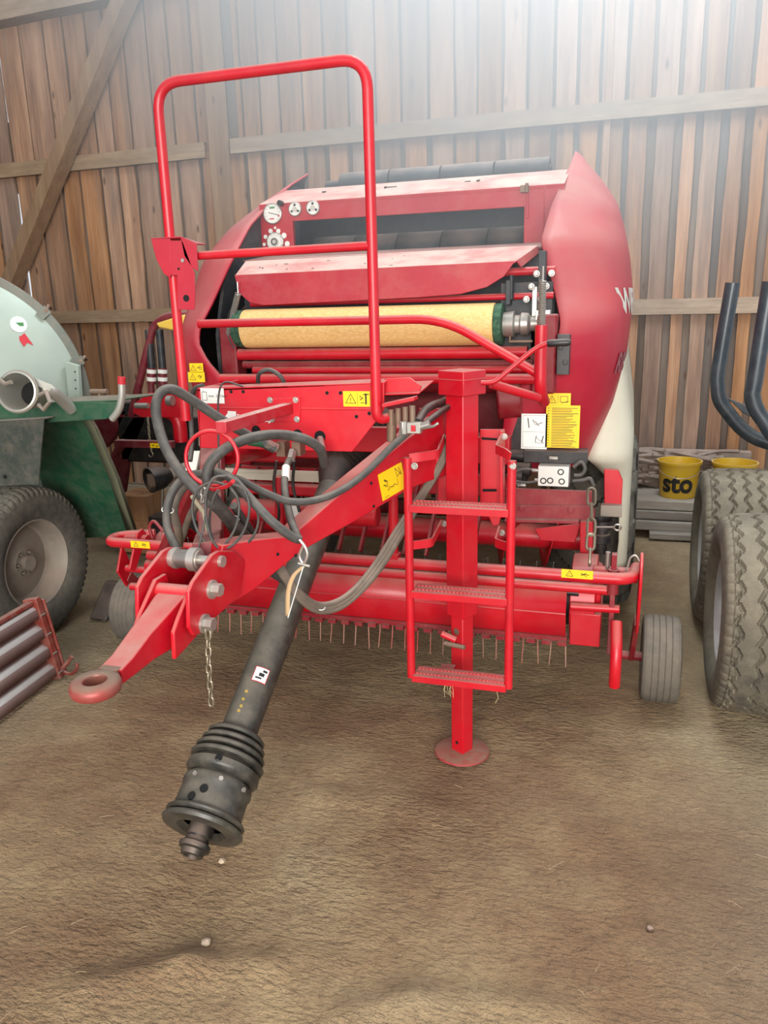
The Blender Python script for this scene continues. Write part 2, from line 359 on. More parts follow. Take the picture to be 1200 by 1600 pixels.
def tyre_mesh(c, r, wd, style, seg=240, na=72):
    """tyre with axis X, modelled tread grooves"""
    c = Vector(c); b = MB(); rows = []; rim = r*(.56 if style != 'small' else .6); prof = []
    sh = .22
    for i in range(na+1):
        t = -1+2*i/na; a = abs(t)
        prof.append((t*wd/2, r*(1-.045*a**3) if a < .86 else r*(.955-.0)-(1-math.sqrt(max(0, 1-((a-.86)/.14)**2)))*r*.08, 1))
    side = [(wd/2*1.0, r*.875), (wd/2*1.03, r*.80), (wd/2*1.02, r*.70), (wd/2*.93, r*.61), (wd/2*.82, rim), (wd/2*.80, rim*.985)]
    full = [(-x, q, 0) for x, q in reversed(side)]+prof+[(x, q, 0) for x, q in side]
    for x, q, tr in full:
        row = []
        for k in range(seg+1):
            th = 2*math.pi*k/seg; rr = q; u = x/(wd/2)
            if tr and style == 'road':
                tri = lambda z: abs((z % 1)-.5)*4-1
                for g in (-.78, -.42, -.12, .18, .48, .80):
                    if abs(u-(g+.06*tri(k/seg*30+g*3))) < .032: rr -= r*.034
                if abs(u) > .80 and (k % 5) == 0: rr -= r*.012
                rr += r*.006*noise.noise(Vector((u*6, th*7, q*3)))
            if tr and style == 'lug':
                tri = lambda z: abs((z % 1)-.5)*4-1
                for g in (-.33, 0, .33):
                    if abs(u-(g+.05*tri(k/seg*40+g))) < .035: rr -= r*.02
                if abs(u) > .52 and (k % 5) < 2: rr -= r*.03*min(1, (abs(u)-.52)*8)
            if tr and style == 'small':
                for g in (-.5, -.17, .17, .5):
                    if abs(u-g) < .028: rr -= r*.018
            if tr and style == 'drive':
                if ((k+int(abs(u)*14)) % 16) < 8: rr -= r*.07
            row.append(c+Vector((x, rr*math.cos(th), rr*math.sin(th))))
        rows.append(row)
    b.grid(rows); return b
def rim_mesh(c, r, wd, face=1, dish=.35):
    """dished steel wheel disc; face = +1/-1 side of X it shows"""
    c = Vector(c); b = MB(); R = r
    prof = [(face*wd*.44, R*1.06), (face*wd*.46, R*1.0), (face*wd*.40, R*.94), (face*wd*.05, R*.90), (face*wd*.02, R*.84), (face*wd*dish*.3, R*.5), (face*wd*dish*.45, R*.34), (face*wd*dish*.55, R*.3), (face*wd*dish*.55, 0)]
    b.lathe(c, (1, 0, 0), prof, 48)
    b.lathe(c, (1, 0, 0), [(-face*wd*.44, R*1.06), (-face*wd*.40, R*.94), (face*wd*.0, R*.90)], 48)
    b.cyl(c+Vector((face*wd*dish*.55, 0, 0)), c+Vector((face*wd*(dish*.55+.12), 0, 0)), R*.17, 24)
    for k in range(6):
        a = k*math.pi/3; bolt(b, c+Vector((face*wd*dish*.5, R*.25*math.cos(a), R*.25*math.sin(a))), (face, 0, 0), R*.035, wd*.06)
    return b

# ------------------------------------------------------------------ the barn
WA = R_(-1.67); WX = Vector((math.cos(WA), math.sin(WA), 0)); WN = Vector((-math.sin(WA), math.cos(WA), 0)); W0 = Vector((0, 6.75, 0))
def wp(x, y, z): return W0+WX*x+WN*y+Vector((0, 0, z))           # wall coordinates: along, behind, up
def wq(px, py, off=0):
    p = onp(px, py, W0+WN*off, WN); return ((p-W0).dot(WX), p.z)
RUTS = []
for p_, q_, a_ in (((500, 1238), (660, 1258), .022), ((120, 1545), (290, 1512), .022), ((290, 1512), (420, 1505), .018), ((540, 1585), (640, 1562), .018), ((640, 1562), (860, 1572), .014)):
    p_, q_ = at(*p_, Z=0), at(*q_, Z=0); RUTS.append((p_.x, p_.y, q_.x, q_.y, a_))
b = MB(); nx, ny = 400, 380; rows = []
for j in range(ny+1):
    y = -2.5+j*(9.6/ny); row = []
    for i in range(nx+1):
        x = -6.2+i*(10.2/nx); q = Vector((x, y, 0))
        h = .010*noise.noise(q*1.1)+.006*noise.noise(q*3.7)+.004*noise.noise(Vector((x*9, y*17, 3)))-.012
        # old tyre ruts in the foreground
        for (x0, y0, x1, y1, a) in RUTS:
            d = Vector((x1-x0, y1-y0)); t = max(0, min(1, ((x-x0)*d.x+(y-y0)*d.y)/d.length_squared)); dd = math.hypot(x-x0-d.x*t, y-y0-d.y*t); h += a*math.exp(-(dd/.05)**2)
        row.append((x, y, min(h, -.001) if not (y < 2.2 and x > -.8) else h))
    rows.append(row)
b.grid(rows); struct('floor', b, floor_m, smooth=180)

gaps = [-6.2, -5.9, -5.62, -5.35, -5.07, -4.794, -4.53, -4.249, -4.03, -3.785, -3.591, -3.392, -3.143, -2.931, -2.70, -2.46, -2.231, -2.06, -1.872, -1.66, -1.46, -1.24, -1.0, -.783, -.546, -.331, -.146, .051, .249, .45, .63, .80, .99, 1.179, 1.368, 1.514, 1.681, 1.854, 1.998, 2.2, 2.4, 2.6, 2.83, 3.05, 3.3]
b = MB(); rg = random.Random(3)
H0, H1, HR = 0.0, 5.2, 3.1
b.mat(back_m)
x = -6.3
while x < 3.4:                                               # weathered boards behind
    wd = rg.uniform(.16, .24); b.tone = (rg.random(), rg.random(), rg.random())
    segs = [(0, H1)]
    if x < -4.8 < x+wd: segs = [(0, 1.9), (2.9, 3.55), (4.25, H1)]
    for z0, z1 in segs: b.box(wp(x+wd/2, .035+rg.uniform(0, .008), (z0+z1)/2), (wd, .022, z1-z0), WA)
    x += wd
b.mat(board_m)
for a, c in zip(gaps, gaps[1:]):
    g = rg.uniform(.022, .036)+(0.012 if a > .9 else 0)
    for z0, z1, lf in ((0, HR, 1), (HR, H1, .6)):             # boards change at the upper rail
        b.tone = (rg.random(), rg.random(), rg.random() if z0 == 0 else .5+.5*rg.random())
        n = 40; lrow, rrow = [], []; s1, s2 = rg.uniform(0, 50), rg.uniform(0, 50); am = rg.uniform(.006, .018) if z0 == 0 else .006
        for k in range(n+1):
            z = z0+(z1-z0)*k/n
            lrow.append((a+g*lf+am*noise.noise(Vector((s1, z*1.9, 0)))+.003*noise.noise(Vector((s1, z*9, 4))), z)); rrow.append((c-g*lf*.5+am*noise.noise(Vector((s2, z*1.9, 9)))+.003*noise.noise(Vector((s2, z*9, 5))), z))
        y0 = rg.uniform(-.004, .004)
        b.grid([[wp(x_, .024, z) for x_, z in lrow], [wp(x_, y0, z) for x_, z in lrow], [wp(x_, y0, z) for x_, z in rrow], [wp(x_, .024, z) for x_, z in rrow]])
struct('wall_back', b, None, smooth=30)

def wall_beam(name, x0, z0, x1, z1, ht, dep, m, y=-.0, jig=0):
    b = MB(); b.mat(m); b.tone = (random.random()*.5+.3, random.random(), random.random()); n = 24; P = []
    d = Vector((x1-x0, z1-z0)).normalized(); nn = Vector((-d.y, d.x))
    top, bot = [], []
    for k in range(n+1):
        t = k/n; x_, z_ = x0+(x1-x0)*t, z0+(z1-z0)*t; j1 = jig*noise.noise(Vector((t*14, x0, 1))); j2 = jig*noise.noise(Vector((t*14, x0, 7)))
        top.append((x_+nn.x*(ht/2+j1), z_+nn.y*(ht/2+j1))); bot.append((x_-nn.x*(ht/2+j2), z_-nn.y*(ht/2+j2)))
    b.grid([[wp(a, y, c) for a, c in q] for q in (top,)]+[[wp(a, y-dep, c) for a, c in top], [wp(a, y-dep, c) for a, c in bot], [wp(a, y, c) for a, c in bot], [wp(a, y, c) for a, c in top]])
    return struct(name, b, None, bevel=0)
wall_beam('trim_1', -2.345, 3.117, 3.3, 3.075, .122, .07, rail_m, .012, .002)
wall_beam('trim_2', -6.2, 3.105, -2.60, 3.108, .128, .07, rail_m, .012, .002)
wall_beam('trim_3', -6.2, 1.70, -2.60, 1.69, .12, .06, rail_m, .012, .002)
wall_beam('trim_4', -2.35, 1.68, 3.3, 1.645, .118, .06, rail_m, .012, .002)
wall_beam('trim_5', -2.47, 0.0, -2.47, 5.1, .20, .05, post_m, .02, .006)        # post
wall_beam('trim_6', -2.318, 3.19, -2.318, 5.1, .075, .03, back_m, .0, .003)
wall_beam('trim_7', .863, 0, .863, 5.1, .045, .03, board_m, .0, .002)
# diagonal brace
def wall_beam2(name, A, B, ht, dep, m, y0):
    return wall_beam(name, A[0], A[1], B[0], B[1], ht, dep, m, y0, .008)
pa = wq(10, 437, -.25); pb = wq(183, 0, -.25); dv = ((pb[0]-pa[0]), (pb[1]-pa[1]))
wall_beam2('trim_8', (pa[0]-dv[0]*.6, pa[1]-dv[1]*.6), (pb[0]+dv[0]*.25, pb[1]+dv[1]*.25), .125, .17, post_m, -.08)
ba = wq(0, 10, -.2); bb = wq(150, -18, -.2)
wall_beam('trim_9', ba[0]-1.2, ba[1]-.04, bb[0]+1.0, bb[1]+.02, .16, .2, rail_m, .02, .006)
# side wall of the barn, left, well outside the frame
b = MB(); b.mat(back_m); rg = random.Random(5)
for k in range(42):
    b.tone = (rg.random(), rg.random(), rg.random()); b.box((-6.15, -2.4+k*.225, 2.6), (.03, .218, 5.2))
struct('wall_left', b, None)

# ------------------------------------------------------------------ round baler
baler = thing('round_baler', (0, 4.4, 0), 'large red round baler with yellow net roll, drawbar and ladder parked in the middle', 'round baler')
Xv, Yv, Zv = Vector((1, 0, 0)), Vector((0, 1, 0)), Vector((0, 0, 1))
# side shields
ET = [(.98, .60, 3.35), (1.05, .60, 3.34), (1.25, .62, 3.33), (1.40, .70, 3.32), (1.48, .78, 3.33), (1.56, .832, 3.35), (1.63, .838, 3.38), (1.74, .805, 3.46), (1.96, .729, 3.57), (2.12, .745, 3.80), (2.28, .768, 4.14), (2.40, .777, 4.44), (2.49, .777, 4.69)]
ST = [(.98, .96), (1.05, .98), (1.25, 1.05), (1.5, 1.10), (1.73, 1.112), (1.9, 1.09), (2.05, 1.055), (2.2, 1.01), (2.32, .955), (2.42, .905), (2.49, .86)]
def shield_point(z, u, s=1):
    """u 0..1 front edge to the corner, 1..2 along the side"""
    xe, ye = lerp_tab(ET, z); xs = lerp_tab(ST, z)[0]; q = min(1, max(0, (2.49-z)/.25)); ln = .16+.34*q
    if u <= 1:
        a = Vector((xe, ye)); c = Vector((xs-.01, ye+.05+.05*q)); e = Vector((xs, ye+ln)); p = a*(1-u)**2+c*2*u*(1-u)+e*u*u
    else: p = Vector((xs, ye+ln+(6.1-ye-ln)*(u-1)))
    wt = max(0, (z-2.1)/.39)**2; zz = z-wt*(.12*min(u, 1)**1.3+.32*max(u-1, 0))
    return Vector((s*p.x, p.y, zz))
shields = []
for s in (-1, 1):
    b = MB(); zs = [.985+(2.49-.985)*(k/50) for k in range(51)]
    b.grid([[shield_point(z, u, s) for u in [k/14 for k in range(15)]+[1+k/6 for k in range(1, 7)]] for z in zs])
    sh_ = obj('side_shield', b, red_film, baler, solid=.012, smooth=60, inner=dark_steel, facing=(s, 0, 0)); shields.append(sh_)
    # black inner face
    # skirt / mudguard in cream
    b = MB(); SK = [(.40, 1.10, 3.93, .05), (.55, 1.11, 3.90, .05), (.7, 1.105, 3.87, .06), (.82, 1.08, 3.84, .10), (.90, 1.035, 3.80, .2), (.96, .99, 3.74, .4), (1.0, .95, 3.70, 1.2), (1.08, .97, 3.72, 2.0), (1.25, 1.03, 3.78, 2.0), (1.45, 1.09, 3.86, 2.0)]
    rows = []
    for k in range(36):
        z = .40+1.05*k/35; xe, ye, ln = lerp_tab(SK, z); xs = 1.15-.05*max(0, min(1, (z-1.1)/.3))
        r0 = []
        for t in [q/8 for q in range(9)]:
            a, c, e = Vector((xe, ye)), Vector((xs, ye+.01)), Vector((xs, ye+min(.09+ln*.1, .16))); p = a*(1-t)**2+c*2*t*(1-t)+e*t*t; r0.append((s*p.x, p.y, z))
        for t in (.33, .66, 1): r0.append((s*xs, ye+.12+(ln)*t, z))
        rows.append(r0)
    b.grid(rows); obj('mudguard', b, cream, baler, solid=.01, smooth=60, label='cream plastic mudguard skirt beside the wheel')
# lettering on the right shield
def on_shield(txt, z0, ustart, size, m, nm):
    b = MB(); b.mat(m)
    cu = bpy.data.curves.new('lettering', 'FONT'); cu.body = txt; cu.size = size; cu.offset = .004; ob = bpy.data.objects.new('lettering', cu); C.objects.link(ob)
    me = bpy.data.meshes.new_from_object(ob.evaluated_get(bpy.context.evaluated_depsgraph_get()))
    vs = []
    for v in me.vertices:
        z = z0+v.co.y; y = ustart+v.co.x; xe, ye = lerp_tab(ET, z); xs = lerp_tab(ST, z)[0]
        # find the shield x at this y
        lo_, hi_ = 0, 1
        for _ in range(20):
            mid = (lo_+hi_)/2
            if shield_point(z, mid).y < y: lo_ = mid
            else: hi_ = mid
        p = shield_point(z, lo_) if lo_ < .999 else Vector((xs, y, z)); vs.append(p+Vector((.009, -.006, 0)))
    b.add(vs, [tuple(p.vertices) for p in me.polygons]); bpy.data.objects.remove(ob); bpy.data.curves.remove(cu); bpy.data.meshes.remove(me)
    return obj(nm, b, None, shields[1])
on_shield('WELGER', 1.655, 3.66, .15, grey_print, 'lettering')
on_shield('RP 235', 1.40, 3.62, .12, faint_print, 'lettering')
# inner chamber walls (dark)
for s in (-1, 1):
    b = MB(); pr = [(3.62, 1.0), (3.46, 1.2), (3.46, 1.60), (3.60, 1.95), (4.02, 2.22), (4.5, 2.40), (5.9, 2.30), (6.1, 1.2), (5.6, .7), (4.0, .8)]
    b.prism([(s*.80, y, z) for y, z in pr], (-s*.018, 0, 0)); obj('chamber_wall', b, dark_steel, baler)
    b = MB()
    for y0, z0, y1, z1 in ((3.5, 1.25, 3.5, 1.6),): b.box((s*.745, 3.52, 1.40), (.09, .10, .5))
    obj('bearing_housing', b, red_dark, baler, bevel=.008)
# belts seen through the window, and the bale chamber back
belts = [(-.60, -.36), (-.355, -.115), (-.11, .13), (.135, .375), (.38, .62)]
for x0, x1 in belts:
    b = MB(); prof = [(4.22, 1.5), (4.20, 1.75), (4.22, 1.98), (4.26, 2.05), (4.33, 2.09), (4.42, 2.07), (4.5, 1.9)]
    prof = [(p.x, p.y) for p in spline([(y, z, 0) for y, z in prof], 4)]
    b.grid([[(x, y, z) for x in (x0, x1)] for y, z in prof]); obj('belt', b, belt_m, baler, solid=.008)
b = MB(); b.box((0, 4.55, 1.7), (1.56, .02, 1.3)); b.box((0, 4.9, .95), (1.56, 1.6, .03)); obj('chamber_back', b, black, baler)
# upper rear roller with belts over it
b = MB(); b.cyl((-.72, 4.85, 2.42), (.64, 4.85, 2.42), .045)
rr_ = obj('top_roller', b, dark_steel, baler)
for k in range(4):
    b = MB(); x0 = -.62+k*.315; b.lathe((x0, 4.85, 2.43), (1, 0, 0), [(0, .04), (0, .072), (.008, .075), (.30, .075), (.306, .072), (.306, .04)], 28); obj('roller_belt', b, belt_m, rr_)
b = MB(); b.box((.69, 4.8, 2.33), (.06, .10, .12)); b.disc((.70, 4.76, 2.36), (0, -1, 0), .03, .03); obj('roller_bracket', b, rusty_steel, baler, bevel=.006)
b = MB(); b.box((-.72, 4.8, 2.33), (.06, .10, .1)); obj('roller_bracket', b, rusty_steel, baler, bevel=.006)
# control box around the window
ZB, ZT, YB = 1.945, 2.243, 4.0
b = MB(); out = [(-.785, ZB), (.785, ZB), (.785, ZT), (-.785, ZT)]; inn = [(-.60, ZB+.03), (.60, ZB+.03), (.60, 2.152), (-.60, 2.152)]
vs = [(x, YB, z) for x, z in out+inn]+[(x, YB+.03, z) for x, z in out+inn]
fs = [(i, (i+1) % 4, (i+1) % 4+4, i+4) for i in range(4)]+[(i+8, (i+1) % 4+8, (i+1) % 4+12, i+12) for i in range(4)]+[(i+4, (i+1) % 4+4, (i+1) % 4+12, i+12) for i in range(4)]+[(i, (i+1) % 4, (i+1) % 4+8, i+8) for i in range(4)]
b.add(vs, fs); b.box((.694, YB-.002, 2.09), (.006, .004, .29)); b.box((.595+.02, YB-.004, 2.17), (.012, .008, .145))
box_ = obj('control_panel', b, red_dusty, baler, bevel=.003)
b = MB(); b.prism([(-.785, YB-.004, ZT), (-.785, YB+.33, 2.352), (-.75, YB+.36, 2.352), (-.75, YB+.36, 2.335), (-.785, YB+.33, 2.335), (-.785, YB, ZT-.02)], (1.57, 0, 0)); obj('top_cover', b, red_dusty, baler, bevel=.003, label='dusty top cover sheet')
b = MB(); g = at(820, 291, Y=YB-.01); b.box(g+Vector((0, 0, -.012)), (.04, .03, .03)); b.cyl(g+Vector((.012, -.02, -.03)), g+Vector((.012, -.02, .01)), .008); obj('latch', b, rusty_steel, baler)
# gauges
def gauge(px, py, r, kind):
    c = at(px, py, Y=YB-.002); b = MB(); b.mat(steel).lathe(c, (0, -1, 0), [(0, r), (.014, r), (.016, r*.93), (.012, r*.9)], 32); b.mat(lab_white).disc(c, (0, -1, 0), r*.92, .011, 32)
    P = lambda a, q, y=-.0125: c+Vector((math.cos(a)*q*r, y, math.sin(a)*q*r))
    if kind == 'big':
        b.mat(ink)
        for k in range(11): a = R_(225-27*k); b.beam(P(a, .70), P(a, .82), .0015, .0006, (0, 1, 0))
        b.beam(P(R_(165), .45), P(R_(-15), .7), .003, .0008, (0, 1, 0)); b.mat(ink_green).box(P(R_(90), .55), (r*.55, .001, r*.16)); b.mat(ink_red).box(P(R_(-100), .5), (r*.5, .001, r*.1)); b.box(P(R_(-20), .72), (r*.14, .001, r*.2))
    elif kind == 'tri':
        b.mat(grey_print).disc(c+Vector((0, -.011, 0)), (0, -1, 0), r*.35, .006, 20); b.mat(dark_steel)
        for k in range(3): b.disc(P(R_(90+120*k), .58, -.011), (0, -1, 0), r*.17, .004, 14)
    else:
        b.mat(ink)
        for k in range(12): a = R_(30*k); b.beam(P(a, .72), P(a, .84), .0015, .0006, (0, 1, 0))
        b.mat(grey_print).disc(c+Vector((0, -.011, 0)), (0, -1, 0), r*.45, .01, 24); b.mat(dark_steel).ring(c+Vector((0, -.022, 0)), (0, 1, 0), r*.3, .003, 20, 6)
    return obj('pressure_gauge' if kind == 'big' else 'dial', b, None, box_)
gauge(427, 334, .052, 'big'); gauge(462, 327, .035, 'tri'); gauge(490, 325, .036, 'tri'); gauge(431, 378, .048, 'dial')
b = MB(); g = at(440, 318, Y=YB-.01); b.cyl(g, g+Vector((0, -.03, 0)), .014, 14); obj('plug', b, black, box_)
b = MB()
for px, py, r in ((413, 382, .009), (415, 370, .011), (423, 361, .012), (430, 356, .007), (435, 361, .012), (444, 368, .014), (449, 381, .014)): b.disc(at(px, py, Y=YB-.001), (0, -1, 0), r, .002, 16)
obj('adjuster_mark', b, lab_white, box_)
# hood (net cover)
b = MB()
b.prism([(-.73, 3.98, 1.985), (-.73, 3.66, 1.945), (-.72, 3.66, 1.935), (-.72, 3.98, 1.975)], (1.45, 0, 0)); obj('cover_shelf', b, dusty('brown_dusty_sheet', srgb(110, 50, 48), None, .6, 0, 0, .35, .15), baler, bevel=.002)
b = MB(); hb = [(-.72, 3.68, 1.948), (.70, 3.68, 1.952), (.645, 3.40, 1.872), (-.645, 3.40, 1.862)]
b.prism(hb, (0, 0, -.006)); fr = [(-.645, 1.866), (.645, 1.876), (.60, 1.815), (.53, 1.775), (.42, 1.75), (.25, 1.742), (-.50, 1.727), (-.57, 1.742), (-.625, 1.785)]
b.prism([(x, 3.40-(1.87-z)*.12, z) for x, z in fr], (0, .006, 0))
b.prism([(.645, 3.40, 1.876), (.70, 3.68, 1.952), (.72, 3.70, 1.93), (.66, 3.44, 1.85)], (.005, 0, 0)); hood_ = obj('net_cover', b, red_dusty, baler, bevel=.002)
b = MB()
rg = random.Random(9)
for k in range(16):
    g = Vector((rg.uniform(-.6, .6), 3.40+.28*(t_ := rg.random()), 1.866+.08*t_+.002+.004*0)); b.box(g, (rg.uniform(.004, .022), rg.uniform(.003, .008), .002), rg.uniform(0, 3))
for k in range(7): b.box(at(rg.uniform(470, 840), 0, Y=4.1)*0+Vector((rg.uniform(-.6, .6), YB+.2, ZT+.068)), (rg.uniform(.01, .06), rg.uniform(.005, .015), .004), rg.uniform(0, 3))
obj('debris', b, black, hood_)
# rollers and tubes across the front opening
def xtube(name, x0, x1, y, z, r, m, seg=20, parent=baler): b = MB(); b.cyl((x0, y, z), (x1, y, z), r, seg); return obj(name, b, m, parent)
g = at(600, 552, Y=3.42); xtube('starter_roller', -.66, .70, 3.42, g.z, .027, red)
xtube('idler_roller', -.66, .72, 3.46, at(600, 569, Y=3.46).z, .018, red_dark)
xtube('idler_roller', -.60, .76, 3.44, at(600, 578, Y=3.44).z, .017, red)
xtube('idler_roller', -.70, .78, 3.30, at(600, 592, Y=3.30).z, .022, red)
xtube('cross_tube', -.60, .80, 3.46, at(600, 469, Y=3.46).z, .014, red)
xtube('cross_tube', .40, .80, 3.50, at(820, 424, Y=3.50).z, .018, red)
xtube('cross_tube', -.60, .80, 3.5, at(600, 562, Y=3.5).z-.10, .05, red_dark)
b = MB(); b.box((0, 3.72, 1.30), (1.50, .02, .75)); obj('inner_panel', b, red_dark, baler)
b = MB(); b.box((0, 3.70, 1.80), (1.50, .02, .28)); obj('inner_panel', b, dark_steel, baler)
# net brake machinery at the right end of the roll
b = MB(); b.mat(steel); c = at(785, 507, Y=3.40)
b.lathe(c, (1, 0, 0), [(0, .03), (.005, .05), (.05, .055), (.055, .038), (.075, .038), (.08, .048), (.11, .045), (.12, .03), (.16, .03)], 28)
b.mat(silver).box(c+Vector((.17, .01, .0)), (.06, .07, .11)); b.box(c+Vector((.13, .03, .09)), (.02, .03, .12)); b.mat(steel)
for k in range(6): bolt(b, c+Vector((.10+.02*k, -.01, .10+.05*(k % 3))), (0, -1, 0), .010, .02)
b.mat(dark_steel).box(c+Vector((.09, .08, .02)), (.22, .02, .30)); b.box(c+Vector((.02, .04, .13)), (.02, .06, .10)); b.box(c+Vector((.16, .02, .22)), (.03, .05, .14)); b.cyl(c+Vector((.03, .03, .1)), c+Vector((.03, .03, .2)), .012)
b.mat(rusty_steel).box(c+Vector((.08, -.01, -.07)), (.10, .02, .01)); b.box(c+Vector((.035, -.01, -.045)), (.008, .02, .05))
obj('net_brake', b, None, baler, bevel=.002)
b = MB(); b.box((.79, 3.36, 1.55), (.08, .12, .22)); b.box((.78, 3.33, 1.40), (.10, .06, .12)); obj('side_bracket', b, red_dark, baler, bevel=.01)
b = MB(); b.box((.86, 3.31, 1.50), (.05, .05, .16)); bolt(b, (.85, 3.28, 1.53), (0, -1, 0), .008, .01); bolt(b, (.87, 3.28, 1.47), (0, -1, 0), .008, .01); obj('hinge_block', b, black, baler, bevel=.01)
for (p, q) in ((at(848, 438, Y=3.05), at(846, 508, Y=3.05)), (at(372, 458, Y=3.36), at(357, 523, Y=3.36))):
    b = MB(); spring(b, p, q, .0125, .0028, 26); b.tube([p, p+Vector((0, 0, .05))], .004, 8); obj('spring', b, steel, baler)
b = MB(); b.tube(spline([at(*p, Y=3.38) for p in ((384, 478), (372, 490), (360, 500), (357, 515), (358, 530), (366, 545))]), .003, 8); b.tube(spline([at(*p, Y=3.4) for p in ((372, 458), (362, 480), (354, 505), (358, 524))]), .003, 8); obj('cable', b, black, baler)

# net roll (lies in the machine)
nr = thing('net_roll', (-.015, 3.40, 1.53), 'wide yellow net wrap roll lying in the baler front under the hood', 'net roll')
zc = (at(600, 478, Y=3.4).z+at(600, 541, Y=3.4).z)/2
b = MB(); b.cyl((-.60, 3.40, zc), (.565, 3.40, zc), .088, 48); obj('net', b, net_m, nr, bevel=.002)
for x0, x1 in ((-.645, -.601), (.566, .598)): b = MB(); b.lathe((x0, 3.40, zc), (1, 0, 0), [(0, .03), (0, .082), (.01, .086), (x1-x0, .086), (x1-x0, .03)], 36); obj('net_edge', b, green_net, nr)
b = MB(); b.cyl((-.66, 3.40, zc), (.615, 3.40, zc), .034, 24); obj('core', b, cone_stuff, nr)

# lower front: crossbeam, intake, valve block
b = MB(); b.box((0, 3.34, 1.10), (1.3, .12, .12)); b.box((0, 3.38, .935), (1.3, .1, .10)); obj('frame_beam', b, red, baler, bevel=.006)
b = MB(); b.prism([at(*p, Y=3.22) for p in ((790, 763), (925, 768), (925, 790), (790, 788))], (0, .02, 0)); b.prism([at(*p, Y=3.21) for p in ((790, 789), (925, 791), (918, 812), (790, 810))], (0, .02, 0)); b.beam(at(790, 811, Y=3.20), at(905, 814, Y=3.20), .05, .012); 
for px, py in ((815, 794), (892, 797)): bolt(b, at(px, py, Y=3.205), (0, -1, 0), .010, .008)
obj('frame_beam', b, red_dark, baler, bevel=.003)
b = MB(); b.mat(red)
b.cyl((-.98, 3.50, .67), (.98, 3.50, .67), .055, 28)
for s in (-1, 1):                                        # auger flights
    rows = []
    for k in range(61):
        a = k/60*math.pi*5; x = s*(.93-.50*k/60); rows.append([(x, 3.50+math.cos(a)*q, .67+math.sin(a)*q) for q in (.054, .12, .15)])
    b.grid(rows)
obj('feed_auger', b, None, baler, solid=.004)
b = MB()
for k in range(12):
    x = -.55+k*.1; b.beam((x, 3.32, .98), (x-.03, 3.12, .66), .012, .02)
obj('crop_guide', b, red_dark, baler)
b = MB(); b.prism([at(*p, Y=3.34) for p in ((835, 826), (908, 818), (898, 848), (845, 845))], (0, .01, 0)); b.prism([at(*p, Y=3.3) for p in ((906, 815), (926, 815), (926, 900), (906, 900))], (0, .25, 0)); obj('deflector', b, red, baler, bevel=.003)
b = MB(); b.prism([at(*p, Y=3.5) for p in ((944, 733), (966, 735), (973, 752), (971, 792), (944, 790))], (0, .03, 0)); obj('side_plate', b, red, baler, bevel=.003)
b = MB(); b.box(at(955, 797, Y=3.48), (.09, .05, .05)); obj('spacer', b, rim_m, baler, bevel=.003)
b = MB(); b.lathe(at(940, 812, Y=3.42), (0, 0, -1), [(0, .045), (.04, .045), (.045, .03), (.06, .03), (.065, .04), (.10, .04), (.105, .028), (.15, .028)], 24); obj('rubber_buffer', b, black, baler)
b = MB(); c = at(866, 741, Y=3.28); b.mat(silver).box(c, (.125, .09, .085)); b.mat(dark_steel)
for dx, dz in ((-.04, -.02), (-.012, -.018), (.035, -.02), (.03, .02)): b.ring(c+Vector((dx, -.046, dz)), (0, 1, 0), .011, .003, 16, 6)
b.mat(steel); 
for px, py in ((838, 735), (842, 750), (815, 758), (865, 716)): b.cyl(at(px, py, Y=3.25)-Vector((.018, 0, 0)), at(px, py, Y=3.25)+Vector((.018, 0, 0)), .009, 6)
b.mat(black).box(c+Vector((0, .06, .07)), (.26, .10, .05)); b.cyl(c+Vector((-.28, .05, .065)), c+Vector((.0, .05, .065)), .028)
b.cyl(c+Vector((-.19, 0, -.01)), c+Vector((-.13, 0, -.01)), .035)
obj('valve_block', b, None, baler, bevel=.003)
for k, pp in enumerate((((896, 730), (908, 722), (914, 732), (908, 742), (897, 743)), ((895, 752), (912, 750), (922, 748), (928, 760)), ((838, 735), (820, 733), (805, 738), (800, 748), (820, 754), (842, 752)), ((815, 758), (800, 752), (792, 740)))):
    b = MB(); b.tube(spline([at(*p, Y=3.25) for p in pp]), .008 if k != 2 else .006, 10); obj('hydraulic_hose', b, rubber, baler)
b = MB(); b.cyl(at(776, 625, Y=3.35), at(812, 622, Y=3.35)+Vector((0, .02, 0)), .085, 32); obj('gear_housing', b, red_dark, baler, bevel=.008)
b = MB(); b.box((.67, 3.40, 1.10), (.09, .12, .30)); b.cyl((.66, 3.3, 1.02), (.74, 3.3, 1.02), .03); obj('chain_case', b, black, baler, bevel=.006)
# hinge bracket under the lower shield
b = MB(); b.prism([at(*p, Y=3.31) for p in ((834, 705), (842, 710), (882, 710), (890, 704), (892, 712), (884, 722), (842, 722), (833, 714))], (0, .02, 0)); obj('shield_catch', b, dark_steel, shields[1])

